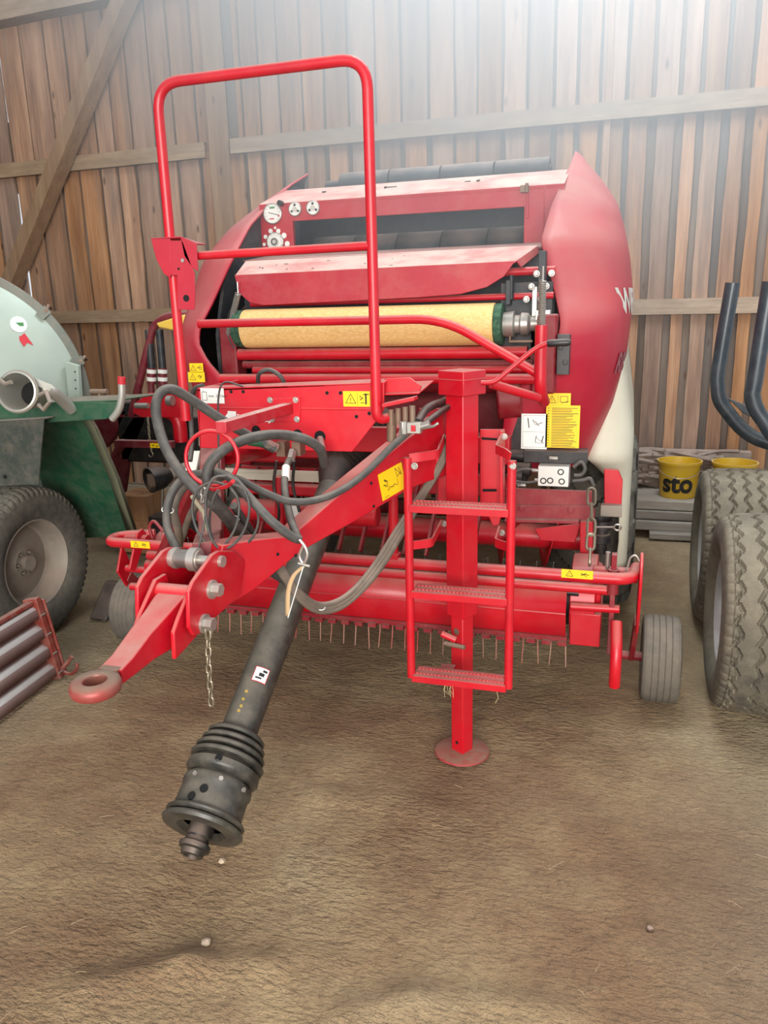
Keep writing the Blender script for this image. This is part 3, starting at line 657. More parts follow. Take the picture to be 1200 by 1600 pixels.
# labels on right lower shield
c = at(852, 640, Y=3.325); u_ = Xv
c1 = at(852, 699, Y=3.322); label_plate('warning_label', shields[1], c1, Xv, Zv, .138, .178, lab_yellow,
    [('r', .05, .94-k*.063, .10, .925-k*.063) for k in range(15)]+[('r', .17, .94-k*.063, random.Random(k).uniform(.75, .96), .928-k*.063) for k in range(15)]+[('r', .17, .912-k*.063, random.Random(k+40).uniform(.6, .93), .902-k*.063) for k in range(15)])
label_plate('warning_label', shields[1], at(852, 633, Y=3.322), Xv, Zv, .103, .05, lab_yellow, [('tri', .26, .40, .019, .002), ('r', .5, .15, .51, .9), ('l', .6, .25, .6, .75, .002), ('l', .6, .75, .88, .75, .002), ('l', .88, .75, .88, .25, .002), ('l', .88, .25, .6, .25, .002), ('l', .66, .2, .94, .35, .002)])
label_plate('instruction_label', shields[1], at(814, 701, Y=3.322), Xv, Zv, .108, .15, lab_white, [('l', .06, .49, .94, .49, .001), ('l', .06, .05, .94, .05, .001), ('l', .06, .95, .94, .95, .001), ('l', .06, .05, .06, .95, .001), ('l', .94, .05, .94, .95, .001), ('s', .62, .76, .2, .12, 3, .0015), ('s', .7, .26, .18, .15, 8, .0015), ('l', .25, .88, .3, .6, .004), ('l', .8, .2, .86, .38, .004)])
# labels on left shield
zl = lambda px, py: at(px, py, Y=3.31)
label_plate('warning_label', shields[0], zl(297, 582), Xv, Zv, .072, .043, lab_yellow, [('tri', .28, .42, .017, .002), ('s', .72, .5, .18, .25, 5, .002)])
label_plate('warning_label', shields[0], zl(295, 597), Xv, Zv, .088, .047, lab_yellow, [('tri', .28, .42, .019, .002), ('s', .74, .5, .16, .3, 6, .002)])

# pickup
pk = obj
b = MB(); prof = [(3.025, .600), (2.995, .50), (3.02, .40), (3.06, .375)]
b.grid([[(x, y, z) for x in (-.93, .925)] for y, z in prof]); ps_ = obj('windguard', b, red, baler, solid=.008, smooth=6)
b = MB(); b.box((0, 3.06, .372), (1.86, .05, .02)); 
for k in range(30): b.box((-.90+k*.0625, 3.03, .36), (.035, .03, .016))
obj('windguard_lip', b, red_dark, ps_)
b = MB(); b.cyl((-.93, 2.990, .50), (.925, 2.990, .50), .004, 8); obj('fold', b, red, ps_)
xt = at(883, 1020, Y=3.08).x
for k in range(29):
    x = xt-k*(at(883, 1020, Y=3.08).x-at(861, 1020, Y=3.08).x); rg = random.Random(k); b = MB(); j = rg.uniform(-.008, .008)
    b.tube([(x, 3.08, .38), (x+j*.3, 3.075, .31), (x+j, 3.06, .235+rg.uniform(-.008, .008))], [.0033, .003, .002], 7); obj('tine', b, dusty('tine_steel', srgb(176, 60, 56), srgb(170, 150, 130), .5, .3) if k == 0 else bpy.data.materials['tine_steel'], baler)
b = MB(); b.cyl((-.95, 3.25, .48), (.95, 3.25, .48), .12, 24); obj('tine_reel', b, dark_steel, baler)
b = MB()
for k in range(26): b.tube([(-.9+k*.07, 3.22, .6), (-.895+k*.07, 3.2, .645)], .003, 6)
obj('reel_tine_tips', b, steel, baler)
yb = 2.95
b = MB(); L0, L1 = at(170, 847, Y=yb), at(975, 905, Y=yb); zz = (L0.z+L1.z)/2
b.tube(fillet([(-1.02, 3.12, zz), (-1.175, 3.05, zz), (-1.165, yb, zz), (1.17, yb, zz), (1.185, 3.10, zz)], .07), .0235, 16); bar_ = obj('crop_bar', b, red, baler)
label_plate('warning_label', bar_, at(877, 902, Y=yb-.025), Xv, Zv, .118, .034, lab_yellow, [('tri', .26, .45, .015, .002), ('s', .75, .5, .15, .3, 11, .002)])
label_plate('warning_label', bar_, at(205, 855, Y=yb-.026), Xv, Zv, .10, .032, lab_yellow, [('tri', .28, .45, .014, .002), ('s', .75, .5, .15, .3, 12, .002)])
g = at(700, 903, Y=3.02); b = MB(); b.cyl((-1.0, 3.02, g.z), (1.09, 3.02, g.z), .02, 16); obj('crop_bar', b, red, baler)
b = MB(); b.cyl((-.95, 3.06, g.z-.035), (.97, 3.06, g.z-.035), .016, 16); obj('crop_bar', b, black, baler)
b = MB(); p0 = at(615, 868, Y=2.96); p1 = at(615, 780, Y=2.96); b.cyl(p0, p1+Vector((0, 0, .06)), .02, 16); b.box(p0+Vector((0, 0, .0)), (.05, .05, .02)); obj('support_post', b, red, baler)
for px in (437,): b = MB(); b.cyl(at(px, 860, Y=3.0), at(px, 745, Y=3.0), .02, 16); obj('support_post', b, red, baler)
for s in (-1, 1):
    b = MB(); b.lathe((s*.935, 3.22, .50), (s, 0, 0), [(0, .17), (.0, .18), (.10, .18), (.10, .15), (.12, .14), (.12, .05)], 32); b.box((s*1.0, 3.18, .42), (.12, .28, .14)); obj('pickup_drum', b, red, baler, bevel=.004)
    b = MB(); q = [(2.98, .74), (3.02, .77), (3.10, .68), (3.16, .48), (3.10, .40), (3.02, .50), (2.96, .66)] if s > 0 else [(3.1, .62), (3.16, .48), (3.10, .40), (3.04, .50)]; b.prism([(s*1.195, y, z) for y, z in q], (s*.012, 0, 0)); b.cyl((s*1.19, 3.06, .66), (s*1.02, 3.06, .66), .03, 16); b.cyl((s*.94, 3.02, .525), (s*1.13, 3.02, .53), .017, 14); obj('wheel_bracket', b, red, baler, bevel=.003)
    b = MB(); b.prism([(s*1.09, y, z) for y, z in ((2.99, .76), (3.03, .76), (3.06, .5), (3.02, .35), (2.98, .35), (3.01, .5))], (s*.02, 0, 0)); b.cyl((s*1.10, 3.0, .70), (s*1.10, 3.0, .60), .022, 14)
    if s > 0: obj('linkage_arm', b, red_dark, baler, bevel=.002)
    b = MB()
    if s > 0: b.tube(spline([(s*1.12, 2.96, .50), (s*1.125, 2.90, .42), (s*1.125, 2.88, .34), (s*1.125, 2.90, .26)]), .022, 14); obj('skid', b, red, baler)
    b = MB()
    b = MB(); b.cyl((s*1.14, 3.35, .19), (s*1.30, 3.35, .19), .02, 14); b.beam((s*1.19, 3.35, .19), (s*1.20, 3.12, .45), .02, .05); obj('wheel_arm', b, red_dark, baler)
    wc = Vector((s*1.31, 3.35, .19)); tw = obj('pickup_wheel', tyre_mesh(wc, .19, .155, 'small', 120, 60), tyre_small, baler, label='small smooth black pickup wheel', smooth=50)
    b = rim_mesh(wc, .118, .14, -s, .3); obj('rim', b, red_dark, tw)
# eye bolt + twine on the right
b = MB(); g = at(965, 824, Y=3.2); b.ring(g, (0, 1, .3), .014, .004, 20, 8); b.tube([g+Vector((-.012, 0, 0)), g+Vector((-.09, .02, -.01))], .004, 8); g = at(988, 874, Y=3.0); b.tube(spline([at(*p, Y=3.0) for p in ((977, 893), (981, 884), (985, 872), (993, 868), (1000, 878))]), .004, 8); obj('retaining_pin', b, steel, baler)
b = MB(); g = at(950, 870, Y=3.05); b.cyl(g+Vector((0, 0, -.05)), g+Vector((0, 0, .02)), .010, 12); obj('threaded_rod', b, steel, baler)
b = MB(); chain(b, [at(924, 764, Y=3.12), at(924, 820, Y=3.10), at(921, 890, Y=3.0)], .075, .006, .036); obj('safety_chain', b, chain_m, baler)

# main wheels
for s in (-1, 1):
    wc = Vector((s*.965, 4.56, .5)); tw = obj('wheel', tyre_mesh(wc, .5, .44, 'drive', 160, 40), tyre_m, baler); obj('rim', rim_mesh(wc, .28, .38, s, .3), paint_white, tw)
b = MB(); b.cyl((-.75, 4.56, .5), (.75, 4.56, .5), .05); obj('axle', b, red_dark, baler)
# tailgate behind
b = MB(); pr = [(5.4, 2.2), (5.95, 2.0), (6.2, 1.7), (6.15, 1.1), (5.8, .75), (5.6, .75)]; b.prism([(-.8, y, z) for y, z in pr], (1.6, 0, 0)); obj('tailgate', b, red_film, baler, bevel=.02)

# drawbar: two arms at 27 degrees from an apex
AP = Vector((.06, 1.90, 0)); an = R_(27); ND = Vector((math.cos(an), -math.sin(an), 0)); DD = Vector((math.sin(an), math.cos(an), 0))
def db(px, py, off=0): return onp(px, py, AP+ND*off, ND)
fr = [db(348, 852), db(400, 843), db(455, 838), db(560, 748), db(640, 683), db(700, 640), db(716, 650), db(716, 735), db(640, 764), db(560, 812), db(470, 862), db(400, 920), db(336, 960), db(331, 930)]
b = MB(); b.prism(fr, -ND*.075)
arm_r = obj('drawbar_arm', b, red, baler, bevel=.004)
b = MB(); mir = [Vector((-v.x, v.y, v.z)) for v in fr]; b.prism(mir, Vector((ND.x, -ND.y*-1, 0))*.0+Vector((ND.x, ND.y, 0))*.0+Vector((math.cos(an), math.sin(an), 0))*.075); obj('drawbar_arm', b, red_dark, baler, bevel=.004)
b = MB(); b.prism([(-.05, 1.88, .92), (.05, 1.88, .92), (.12, 2.10, .97), (-.12, 2.10, .97)], (0, 0, .012)); b.prism([(-.05, 1.86, 1.0), (.05, 1.86, 1.0), (.12, 2.10, 1.0), (-.12, 2.10, 1.0)], (0, 0, .012)); b.box((0, 1.95, .965), (.12, .012, .10)); obj('drawbar_gusset', b, red, baler, bevel=.002)
b = MB(); b.box((0, 2.95, 1.20), (.95, .10, .10)); b.cyl((-.42, 2.8, 1.15), (-.42, 3.3, 1.1), .05); b.beam((.44, 2.72, 1.25), (.44, 3.35, 1.15), .08, .2); b.beam((-.44, 2.72, 1.25), (-.44, 3.35, 1.15), .08, .2); obj('drawbar_crossmember', b, red, baler, bevel=.004)
b = MB()
for px, py in ((434, 866), (462, 868), (580, 755), (584, 791)): b.disc(db(px, py, .0005), ND, .0055, .001, 14)
obj('bolt_hole', b, black_hole, arm_r)
o_ = db(598, 783, .001); e_ = db(634, 762, .001); t_ = db(592, 741, .001)
label_plate('warning_label', arm_r, o_, e_-o_, t_-o_, (e_-o_).length, (t_-o_).length, lab_yellow, [('s', .25, .6, .12, .22, 21, .002), ('s', .8, .72, .12, .2, 22, .002), ('s', .5, .4, .25, .15, 23, .0015), ('l', .08, .08, .3, .08, .0015)])
# hitch side plates, bolts, tongue and eye
for s in (-1, 1):
    b = MB(); X_ = .075*s; rp = [(1.80, 1.075), (1.765, 1.075), (1.66, 1.035), (1.635, 1.015), (1.622, .925), (1.64, .895), (1.68, .885), (1.76, .90), (1.90, .91), (1.95, 1.00), (1.88, 1.05)]
    b.prism([(X_-s*.006, y, z) for y, z in rp], (s*.012, 0, 0)); obj('hitch_plate', b, red, baler, bevel=.003)
b = MB()
for y, z in ((1.742, .985), (1.69, .908)): bolt(b, (.081, y, z), (1, 0, 0), .018, .030); bolt(b, (-.081, y, z), (-1, 0, 0), .018, .03)
b.disc((.08, 1.80, 1.045), (1, 0, 0), .016, .012); b.cyl((-.075, 1.80, 1.045), (.075, 1.80, 1.045), .013, 16); obj('hitch_bolt', b, steel, baler)
b = MB(); b.cyl((-.07, 1.80, 1.045), (.02, 1.80, 1.045), .026, 20); b.lathe((-.06, 1.8, 1.045), (1, 0, 0), [(0, .03), (.01, .03), (.012, .026), (.05, .026), (.052, .033), (.075, .033), (.077, .02)], 20); obj('pin_sleeve', b, steel, baler)
b = MB(); b.cyl((-.07, 1.70, .985), (.07, 1.70, .985), .022, 20); obj('cross_pin', b, red, baler)
b = MB(); b.mat(red)
# tapered tongue body from the neck up to the bolts
rows = []
for y, zt, zb, hw in ((1.40, .905, .868, .030), (1.45, .915, .868, .030), (1.53, .945, .872, .032), (1.60, .965, .868, .036), (1.66, .985, .87, .042), (1.70, .99, .885, .046)):
    rows.append([(-hw, y, zb), (hw, y, zb), (hw, y, zt), (-hw, y, zt), (-hw, y, zb)])
b.grid(rows); b.add(rows[-1][:4], [(0, 1, 2, 3)]); b.add(rows[0][:4], [(3, 2, 1, 0)])
tg = obj('tongue', b, None, baler, bevel=.004)
for s in (-1, 1):
    b = MB(); b.prism([(s*.05, y, z) for y, z in ((1.575, .855), (1.58, .925), (1.61, .955), (1.69, 1.02), (1.74, 1.02), (1.76, .95), (1.72, .88), (1.64, .865))], (s*.012, 0, 0)); obj('tongue_cheek', b, red, tg, bevel=.003)
b = MB(); EC = at(149, 1070, X=0); ax_ = Vector((0, -.05, 1))
b.mat(dusty('worn_eye', srgb(186, 30, 44), srgb(120, 84, 72), .45, .3, 0, .8, .25, srgb(138, 116, 98), 16))
b.lathe(EC-ax_*.02, ax_, [(0, .027), (.0, .050), (.006, .056), (.018, .058), (.028, .055), (.034, .047), (.034, .030), (.030, .026), (.004, .025), (0, .027)], 44)
b.beam(EC+Vector((0, .045, 0)), (0, 1.45, .888), .050, .034)
obj('tow_eye', b, None, baler, bevel=.002, label='round tow eye, worn to bare metal')
b = MB(); chain(b, [at(325, 985, X=.09), at(326, 1040, X=.09), at(331, 1112, X=.09)], .030, .0028, .016); b.tube(spline([at(*p, X=.09) for p in ((326, 970), (321, 985), (326, 1002), (331, 985), (327, 970))]), .003, 8); obj('pto_chain', b, chain_m, baler)
# left link bracket beside the hitch
for s in (0, 1):
    b = MB(); yy = 2.93+.0*s; xo = at(203, 918, Y=2.93).x+s*.14
    b.prism([(xo, 2.93, .56), (xo, 2.97, .54), (xo, 3.09, .68), (xo, 3.06, .72), (xo, 3.02, .71)], (.012, 0, 0)); obj('link_plate', b, red, baler, bevel=.002)
b = MB(); g = at(230, 883, Y=3.03); b.cyl(g, g+Vector((.26, 0, 0)), .026, 14); g = at(205, 916, Y=2.96); b.cyl(g, g+Vector((.18, 0, 0)), .018, 14); obj('link_tube', b, red, baler)
b = MB(); b.tube(fillet([at(*p, Y=3.02) for p in ((255, 830), (240, 812), (232, 822), (240, 845))], .03), .008, 8); obj('hook', b, red_dark, baler)
b = MB(); c_ = at(262, 875, Y=2.6); b.beam(at(300, 760, Y=2.7), at(230, 925, Y=2.9), .04, .04); obj('strut', b, red_dark, baler)

# pto shaft
P = lambda px, py: at(px, py, X=0)
pe = P(293, 1352); p_up = P(519, 765)
axd = (pe-p_up).normalized(); pt = p_up+axd*((P(345, 1150)-p_up).dot(axd))
b = MB(); b.tube([p_up, pt], .058, 40); pto = obj('pto_shaft', b, pto_black, baler, label='black pto drive shaft guard hanging down to the front')
b = MB(); L = P(356, 1120); L = p_up+axd*((L-p_up).dot(axd)); total = (P(312, 1296)-L).length
prof = [(0, .05), (.01, .060)]
for k, rr in enumerate((.068, .076, .083, .088)): a0 = .012+k*.030; prof += [(a0, rr), (a0+.008, rr+.006), (a0+.018, rr+.004), (a0+.022, rr-.012)]
prof += [(.134, .080), (.140, .090), (.160, .092), (.172, .086), (.180, .074), (.186, .076), (.192, .084), (.205, .086), (.215, .086), (.222, .082), (.300, .084), (.306, .094), (.312, .097), (.320, .094), (.324, .085), (.330, .096), (.338, .100), (.348, .096), (.350, .06), (.33, .05)]
sc = total/.35
b.lathe(L, axd, [(a*sc, r*1.24) for a, r in prof], 56)
cone = obj('pto_guard_cone', b, pto_black, pto, smooth=50)
b = MB(); u, v = perp(axd); back = (CAM-(L+axd*.2)).normalized(); back = (back-axd*back.dot(axd)).normalized(); sdv = axd.cross(back)
def on_cone(a, ang, r): d = back*math.cos(ang)+sdv*math.sin(ang); return L+axd*a*sc+d*r*1.24, d
for a, ang, r, m_, q in ((.150, .25, .090, black_hole, .011), (.255, .35, .0845, black_hole, .012), (.285, .62, .0845, black_hole, .012)):
    b = MB(); c_, d_ = on_cone(a, ang, r); b.mat(m_).disc(c_-d_*.004, d_, q, .006, 18); obj('guard_hole', b, None, pto)
for ang in (-.75, .0, .78):
    b = MB(); c_, d_ = on_cone(.210, ang, .086); b.mat(steel).disc(c_-d_*.003, d_, .007, .007, 14); obj('rivet', b, None, pto)
b = MB(); q0 = L+axd*.32*sc; b.lathe(q0, axd, [(0, .038), (.045, .038), (.05, .034), (.062, .038), (.066, .046), (.072, .047), (.080, .045), (.084, .036), (.098, .032), (.100, .022), (.08, .018)], 36); obj('pto_coupling', b, dusty('greasy_steel', srgb(46, 46, 48), srgb(70, 66, 60), .3, .6), pto)
# upper guard and bellows to the gearbox
b = MB(); gb = Vector((.03, 3.12, 1.16)); u0 = p_up-axd*.02
b.lathe(u0-axd*.16, axd, [(0, .075), (.02, .085), (.05, .088), (.10, .083), (.15, .065), (.20, .05)], 32); obj('pto_upper_cone', b, black, pto)
b = MB(); s0, s1 = u0-axd*.14, Vector((.20, 3.02, 1.27)); pts = [s0.lerp(s1, k/30) for k in range(31)]; b.tube(pts, [.085+.010*math.cos(k*math.pi) for k in range(31)], 28); obj('pto_bellows', b, black, pto)
lp = lambda px, py: P(px, py)-(P(px, py)-CAM).normalized()*.0595
lc = at(384, 1032, X=0); la = p_up+axd*((lc-p_up).dot(axd)); lb = (CAM-la).normalized(); lb = (lb-axd*lb.dot(axd)).normalized(); ls_ = axd.cross(lb)
def patch(m_, a0, a1, v0, v1, r):
    b.mat(m_); b.grid([[la+axd*v+(lb*math.cos(a)+ls_*math.sin(a))*r for v in (v0, v1)] for a in [a0+(a1-a0)*k/10 for k in range(11)]])
b = MB(); patch(ink_red, -.42, .42, -.027, .027, .0590); patch(lab_white, -.38, .38, -.0245, .0245, .0594); patch(ink, -.20, .10, -.006, .006, .0598); patch(ink, -.1, .25, .010, .016, .0598); patch(ink, -.30, -.05, -.018, -.010, .0598)
obj('warning_label', b, None, pto)
b = MB()
for k, (px, py) in enumerate(((385, 1080), (380, 1092), (377, 1103), (373, 1110))): b.ring(lp(px, py), back, .0035, .0008, 10, 5)
obj('paint_mark', b, lab_yellow, pto)

# gearbox / hose panel
YP = 2.42
b = MB(); pp = [(308, 606), (600, 598), (600, 640), (590, 655), (550, 706), (312, 700), (308, 640)]; b.prism([at(*p, Y=YP) for p in pp], (0, .008, 0))
b.prism([at(309, 612, Y=YP), at(600, 601, Y=YP), at(600, 601, Y=YP)+Vector((0, .07, .006)), at(309, 612, Y=YP)+Vector((0, .07, .006))], (0, 0, .008))
b.prism([at(308, 606, Y=YP), at(308, 606, Y=YP)+Vector((0, .30, 0)), at(312, 700, Y=YP)+Vector((0, .30, 0)), at(312, 700, Y=YP)], (.006, 0, 0))
b.beam(at(310, 637, Y=YP-.002), at(598, 640, Y=YP-.002), .004, .006)
panel = obj('hose_panel', b, red, baler, bevel=.003)
b = MB(); 
for px, py, r in ((361, 612, .006), (380, 612, .006), (511, 614, .006), (532, 614, .006), (577, 646, .006), (557, 651, .006), (322, 640, .006), (400, 672, .016), (465, 679, .018), (500, 682, .02)): b.disc(at(px, py, Y=YP-.0005), (0, -1, 0), r, .001, 18)
obj('bolt_hole', b, black_hole, panel)
b = MB(); b.prism([at(*p, Y=YP-.006) for p in ((418, 624), (469, 620), (469, 659), (418, 658))], (0, .006, 0)); b.mat(red); obj('clamp_plate', b, red, panel, bevel=.001)
b = MB()
for px, py in ((422, 625), (462, 625), (425, 655), (464, 655)): bolt(b, at(px, py, Y=YP-.006), (0, -1, 0), .007, .007)
obj('clamp_bolt', b, steel, panel)
o_ = at(315, 630, Y=YP-.002); label_plate('data_label', panel, o_, Xv, Zv, .090, .052, lab_white, [('l', .06, .2, .06, .75, .0015), ('l', .26, .2, .26, .75, .0015), ('l', .06, .2, .26, .2, .0015), ('l', .06, .75, .26, .75, .0015), ('l', .12, .75, .12, .9, .0012), ('t', .33, .42, .013, 'max. 210 bar')])
o_ = at(537, 635, Y=YP-.002); label_plate('warning_label', panel, o_, Xv, Zv, .092, .050, lab_yellow, [('tri', .28, .42, .020, .002), ('r', .53, .05, .54, .95), ('r', .82, .15, .88, .85), ('l', .75, .8, .97, .8, .003), ('l', .65, .25, .8, .25, .002), ('s', .68, .55, .08, .2, 41, .0015)])
b = MB(); b.mat(lab_white); o_ = at(352, 650, Y=YP-.003); b.prism([at(*p, Y=YP-.002) for p in ((351, 652), (356, 645), (356, 642), (369, 643), (369, 656), (357, 657))], (0, -.001, 0)); b.prism([at(*p, Y=YP-.002) for p in ((404, 652), (420, 652), (420, 648), (428, 656), (420, 662), (420, 659), (404, 659))], (0, -.001, 0)); b.text('540/1000', at(370, 655, Y=YP-.002), Xv, Zv, .026, .001); obj('speed_mark', b, None, panel)
# mirror-shelf and pins to the right of the panel
b = MB(); b.prism([at(*p, Y=2.46) for p in ((600, 592), (640, 590), (658, 603), (655, 616), (600, 618))], (0, .01, 0)); b.prism([at(600, 618, Y=2.44), at(655, 616, Y=2.44), at(655, 616, Y=2.44)+Vector((0, .2, .02)), at(600, 618, Y=2.44)+Vector((0, .2, .02))], (0, 0, .006)); b.beam(at(600, 633, Y=2.38), at(650, 622, Y=2.38), .05, .012)
obj('shelf_bracket', b, red, baler, bevel=.002)
b = MB()
for k in range(4): g = at(611+k*11, 640-k*2, Y=2.42); b.cyl(g, g+Vector((0, 0, -.05 if k < 3 else -.08)), .010, 14)
b.cyl(at(612, 645, Y=2.43), at(612, 690, Y=2.43), .016, 14); obj('hanging_pin', b, rusty_steel, baler)
b = MB(); b.mat(steel); g = at(648, 668, Y=2.40); b.box(g, (.045, .03, .035)); b.cyl(g+Vector((-.05, 0, -.02)), g+Vector((.05, 0, .012)), .012, 12); b.cyl(g+Vector((-.035, -.01, -.02)), g+Vector((-.035, -.01, .02)), .014, 6); b.tube([g+Vector((.03, -.015, 0)), g+Vector((.07, -.03, .01)), g+Vector((.085, -.03, .02))], .005, 8); b.mat(red).box(g+Vector((0, -.018, 0)), (.015, .006, .02)); obj('ball_valve', b, None, baler, bevel=.002)

# hose holder: square bar with ring
b = MB(); A = at(452, 637, Y=YP); Bq = at(345, 668, Y=1.98); b.beam(A, Bq, .034, .034); obj('hose_holder_bar', b, red_dusty, baler, bevel=.002)
b = MB(); rc = at(331, 716, Y=1.985); b.ring(rc, (.15, -1, .1), .079, .006, 48, 10); obj('hose_holder_ring', b, red, baler)
b = MB(); b.tube([at(320, 760, Y=1.98), at(335, 765, Y=1.95), at(355, 760, Y=1.9), at(364, 752, Y=1.86)], .006, 10); obj('hose_holder_hook', b, red, baler)

# hoses
def hose(pts, r, m=rubber, name='hydraulic_hose', n=8):
    b = MB(); b.tube(spline([at(p[0], p[1], Y=p[2]) for p in pts], n), r, 14); return obj(name, b, m, baler)
hose([(430, 702, 2.35), (395, 684, 2.32), (350, 658, 2.25), (300, 625, 2.18), (268, 608, 2.12), (248, 618, 2.08), (244, 648, 2.05), (258, 698, 2.02), (285, 742, 2.0), (320, 778, 2.0), (345, 800, 2.05), (375, 840, 2.2), (405, 880, 2.3)], .0155)
hose([(507, 726, 2.36), (500, 702, 2.30), (478, 687, 2.25), (448, 680, 2.2), (415, 680, 2.12), (380, 688, 2.06), (348, 704, 2.0), (327, 728, 1.98), (325, 758, 1.98), (340, 785, 2.02), (365, 815, 2.1), (395, 850, 2.2)], .0155)
hose([(338, 737, 2.0), (362, 748, 1.98), (390, 778, 1.95), (425, 815, 1.95), (455, 838, 1.98), (468, 843, 2.0)], .0135)
hose([(456, 712, 2.36), (447, 732, 2.3), (445, 765, 2.2), (454, 810, 2.1), (466, 842, 2.02)], .012)
hose([(640, 673, 2.42), (610, 700, 2.36), (570, 740, 2.30), (530, 768, 2.22), (490, 782, 2.15), (450, 783, 2.1), (410, 768, 2.06), (375, 750, 2.03), (345, 742, 2.02)], .0115)
hose([(335, 742, 2.05), (300, 742, 2.04), (275, 760, 2.0), (262, 790, 1.97), (262, 825, 1.93), (275, 855, 1.90), (290, 885, 1.90)], .013)
hose([(330, 752, 2.1), (300, 752, 2.1), (280, 772, 2.08), (272, 800, 2.05), (280, 840, 2.1), (275, 880, 2.3), (250, 905, 2.5)], .013, hose_brown)
hose([(350, 740, 2.2), (330, 770, 2.25), (300, 800, 2.3), (285, 840, 2.4), (270, 870, 2.5)], .012, hose_brown)
hose([(350, 800, 2.1), (385, 850, 2.25), (420, 890, 2.35), (450, 910, 2.4)], .015)
hose([(365, 790, 2.12), (400, 840, 2.25), (440, 890, 2.38)], .013)
for k in range(3): hose([(710+k*4, 640, 2.75), (694, 708+k*5, 2.72), (660, 768+k*5, 2.68), (622+k*4, 825+k*3, 2.60), (580+k*4, 890+k*3, 2.5), (540, 932+k*6, 2.4), (500, 945+k*5, 2.3), (468, 925+k*5, 2.2), (435, 880+k*5, 2.15)], .0105, hose_brown)
hose([(700, 625, 2.75), (668, 638, 2.55), (652, 660, 2.42)], .014, black)
hose([(706, 632, 2.72), (680, 650, 2.55), (658, 668, 2.42)], .011, black)
hose([(403, 600, 2.55), (405, 584, 2.5), (420, 578, 2.5), (437, 587, 2.5), (447, 604, 2.52)], .0075, rubber, 'hydraulic_hose')
hose([(318, 602, 2.5), (303, 610, 2.5), (298, 640, 2.5), (300, 690, 2.45), (297, 720, 2.4)], .009)
hose([(380, 604, 2.40), (352, 597, 2.38), (342, 615, 2.36), (341, 660, 2.3), (342, 720, 2.2), (343, 760, 2.15)], .0033, black, 'cable')
for k, (cx, cy, rx, ry, yy) in enumerate(((337, 805, 36, 52, 1.92), (352, 800, 34, 58, 1.90), (362, 808, 38, 52, 1.94))):
    hose([(cx+rx*math.cos(a)+4*math.sin(2*a+k), cy-ry*math.sin(a), yy+.02*math.sin(a+k)) for a in [R_(60+k*20+36*i) for i in range(11)]], .0038, rubber, 'cable')
hose([(322, 760, 1.93), (322, 800, 1.9), (312, 850, 1.87), (306, 880, 1.84)], .003, rubber, 'cable')
for pts in (((432, 720, 2.6), (428, 760, 2.6), (436, 800, 2.6), (428, 850, 2.7)), ((460, 720, 2.7), (458, 760, 2.7), (468, 800, 2.7))): hose(list(pts), .006, black, 'cable')
b = MB(); b.mat(green).cyl(at(388, 690, Y=2.3), at(415, 694, Y=2.34), .013, 14); b.mat(steel).cyl(at(415, 692, Y=2.33), at(432, 700, Y=2.36), .017, 6); b.mat(rusty_steel).box(at(443, 700, Y=2.40), (.03, .05, .05)); b.mat(rusty_steel).box(at(467, 700, Y=2.40), (.03, .05, .045)); b.mat(steel).cyl(at(457, 705, Y=2.36), at(454, 718, Y=2.33), .014, 6); b.mat(lab_white).cyl(at(447, 730, Y=2.295), at(446, 748, Y=2.25), .0135, 14); b.mat(steel).cyl(at(500, 685, Y=2.40), at(503, 700, Y=2.36), .012, 6); obj('hose_coupling', b, None, baler)
for px, py, yy in ((340, 789, 2.03), (262, 797, 1.965), (500, 948, 2.3), (365, 810, 2.1)): b = MB(); b.ring(at(px, py, Y=yy), (.4, -.2, 1), .017, .0018, 20, 6); obj('cable_tie', b, paint_white, baler)
# snap hook, shackle and straps on the drawbar
b = MB(); b.tube(spline([at(*p, Y=1.98) for p in ((468, 843), (477, 855), (480, 868), (474, 880), (468, 868), (474, 852))]), .0045, 8); b.cyl(at(466, 880, Y=1.98), at(484, 885, Y=1.98), .004, 8); obj('shackle', b, steel, baler)
b = MB(); pts = [at(*p, Y=1.98) for p in ((470, 885), (455, 900), (447, 925), (446, 962))]; b.grid([[p, p+Vector((.014, 0, 0))] for p in spline(pts)]); obj('strap', b, dusty('tan_strap', srgb(190, 160, 120), None, .8), baler, solid=.0015)
b = MB(); b.tube([at(474, 885, Y=1.97), at(462, 925, Y=1.97), at(450, 965, Y=1.97)], .0016, 6); obj('cord', b, paint_white, baler)
b = MB(); chain(b, [at(318, 762, Y=1.94), at(315, 790, Y=1.94)], .03, .0026, .015); obj('snap_chain', b, steel, baler)
b = MB(); b.tube([at(300, 775, Y=2.0), at(318, 800, Y=1.98), at(325, 830, Y=1.97)], .007, 8); obj('rope', b, dusty('old_rope', srgb(150, 140, 116), None, .9), baler)
b = MB(); b.prism([at(*p, Y=3.0) for p in ((452, 780), (460, 778), (470, 815), (468, 842), (460, 840))], (0, .01, 0)); obj('white_plate', b, paint_white, baler); b = MB(); b.prism([at(*p, Y=2.9) for p in ((292, 705), (312, 705), (306, 735), (290, 735))], (0, .01, 0)); obj('white_plate', b, paint_white, baler)
b = MB(); b.box((-.30, 3.1, 1.01), (.65, .02, .018)); b.box((-.30, 3.095, .99), (.65, .02, .03)); obj('wiring_rail', b, cream, baler)
b = MB(); b.box((-.42, 3.18, 1.075), (.22, .10, .06)); b.box((-.30, 3.2, .91), (.55, .06, .05)); b.cyl((-.60, 3.15, .82), (.10, 3.15, .82), .05); obj('intake_housing', b, red, baler, bevel=.01)

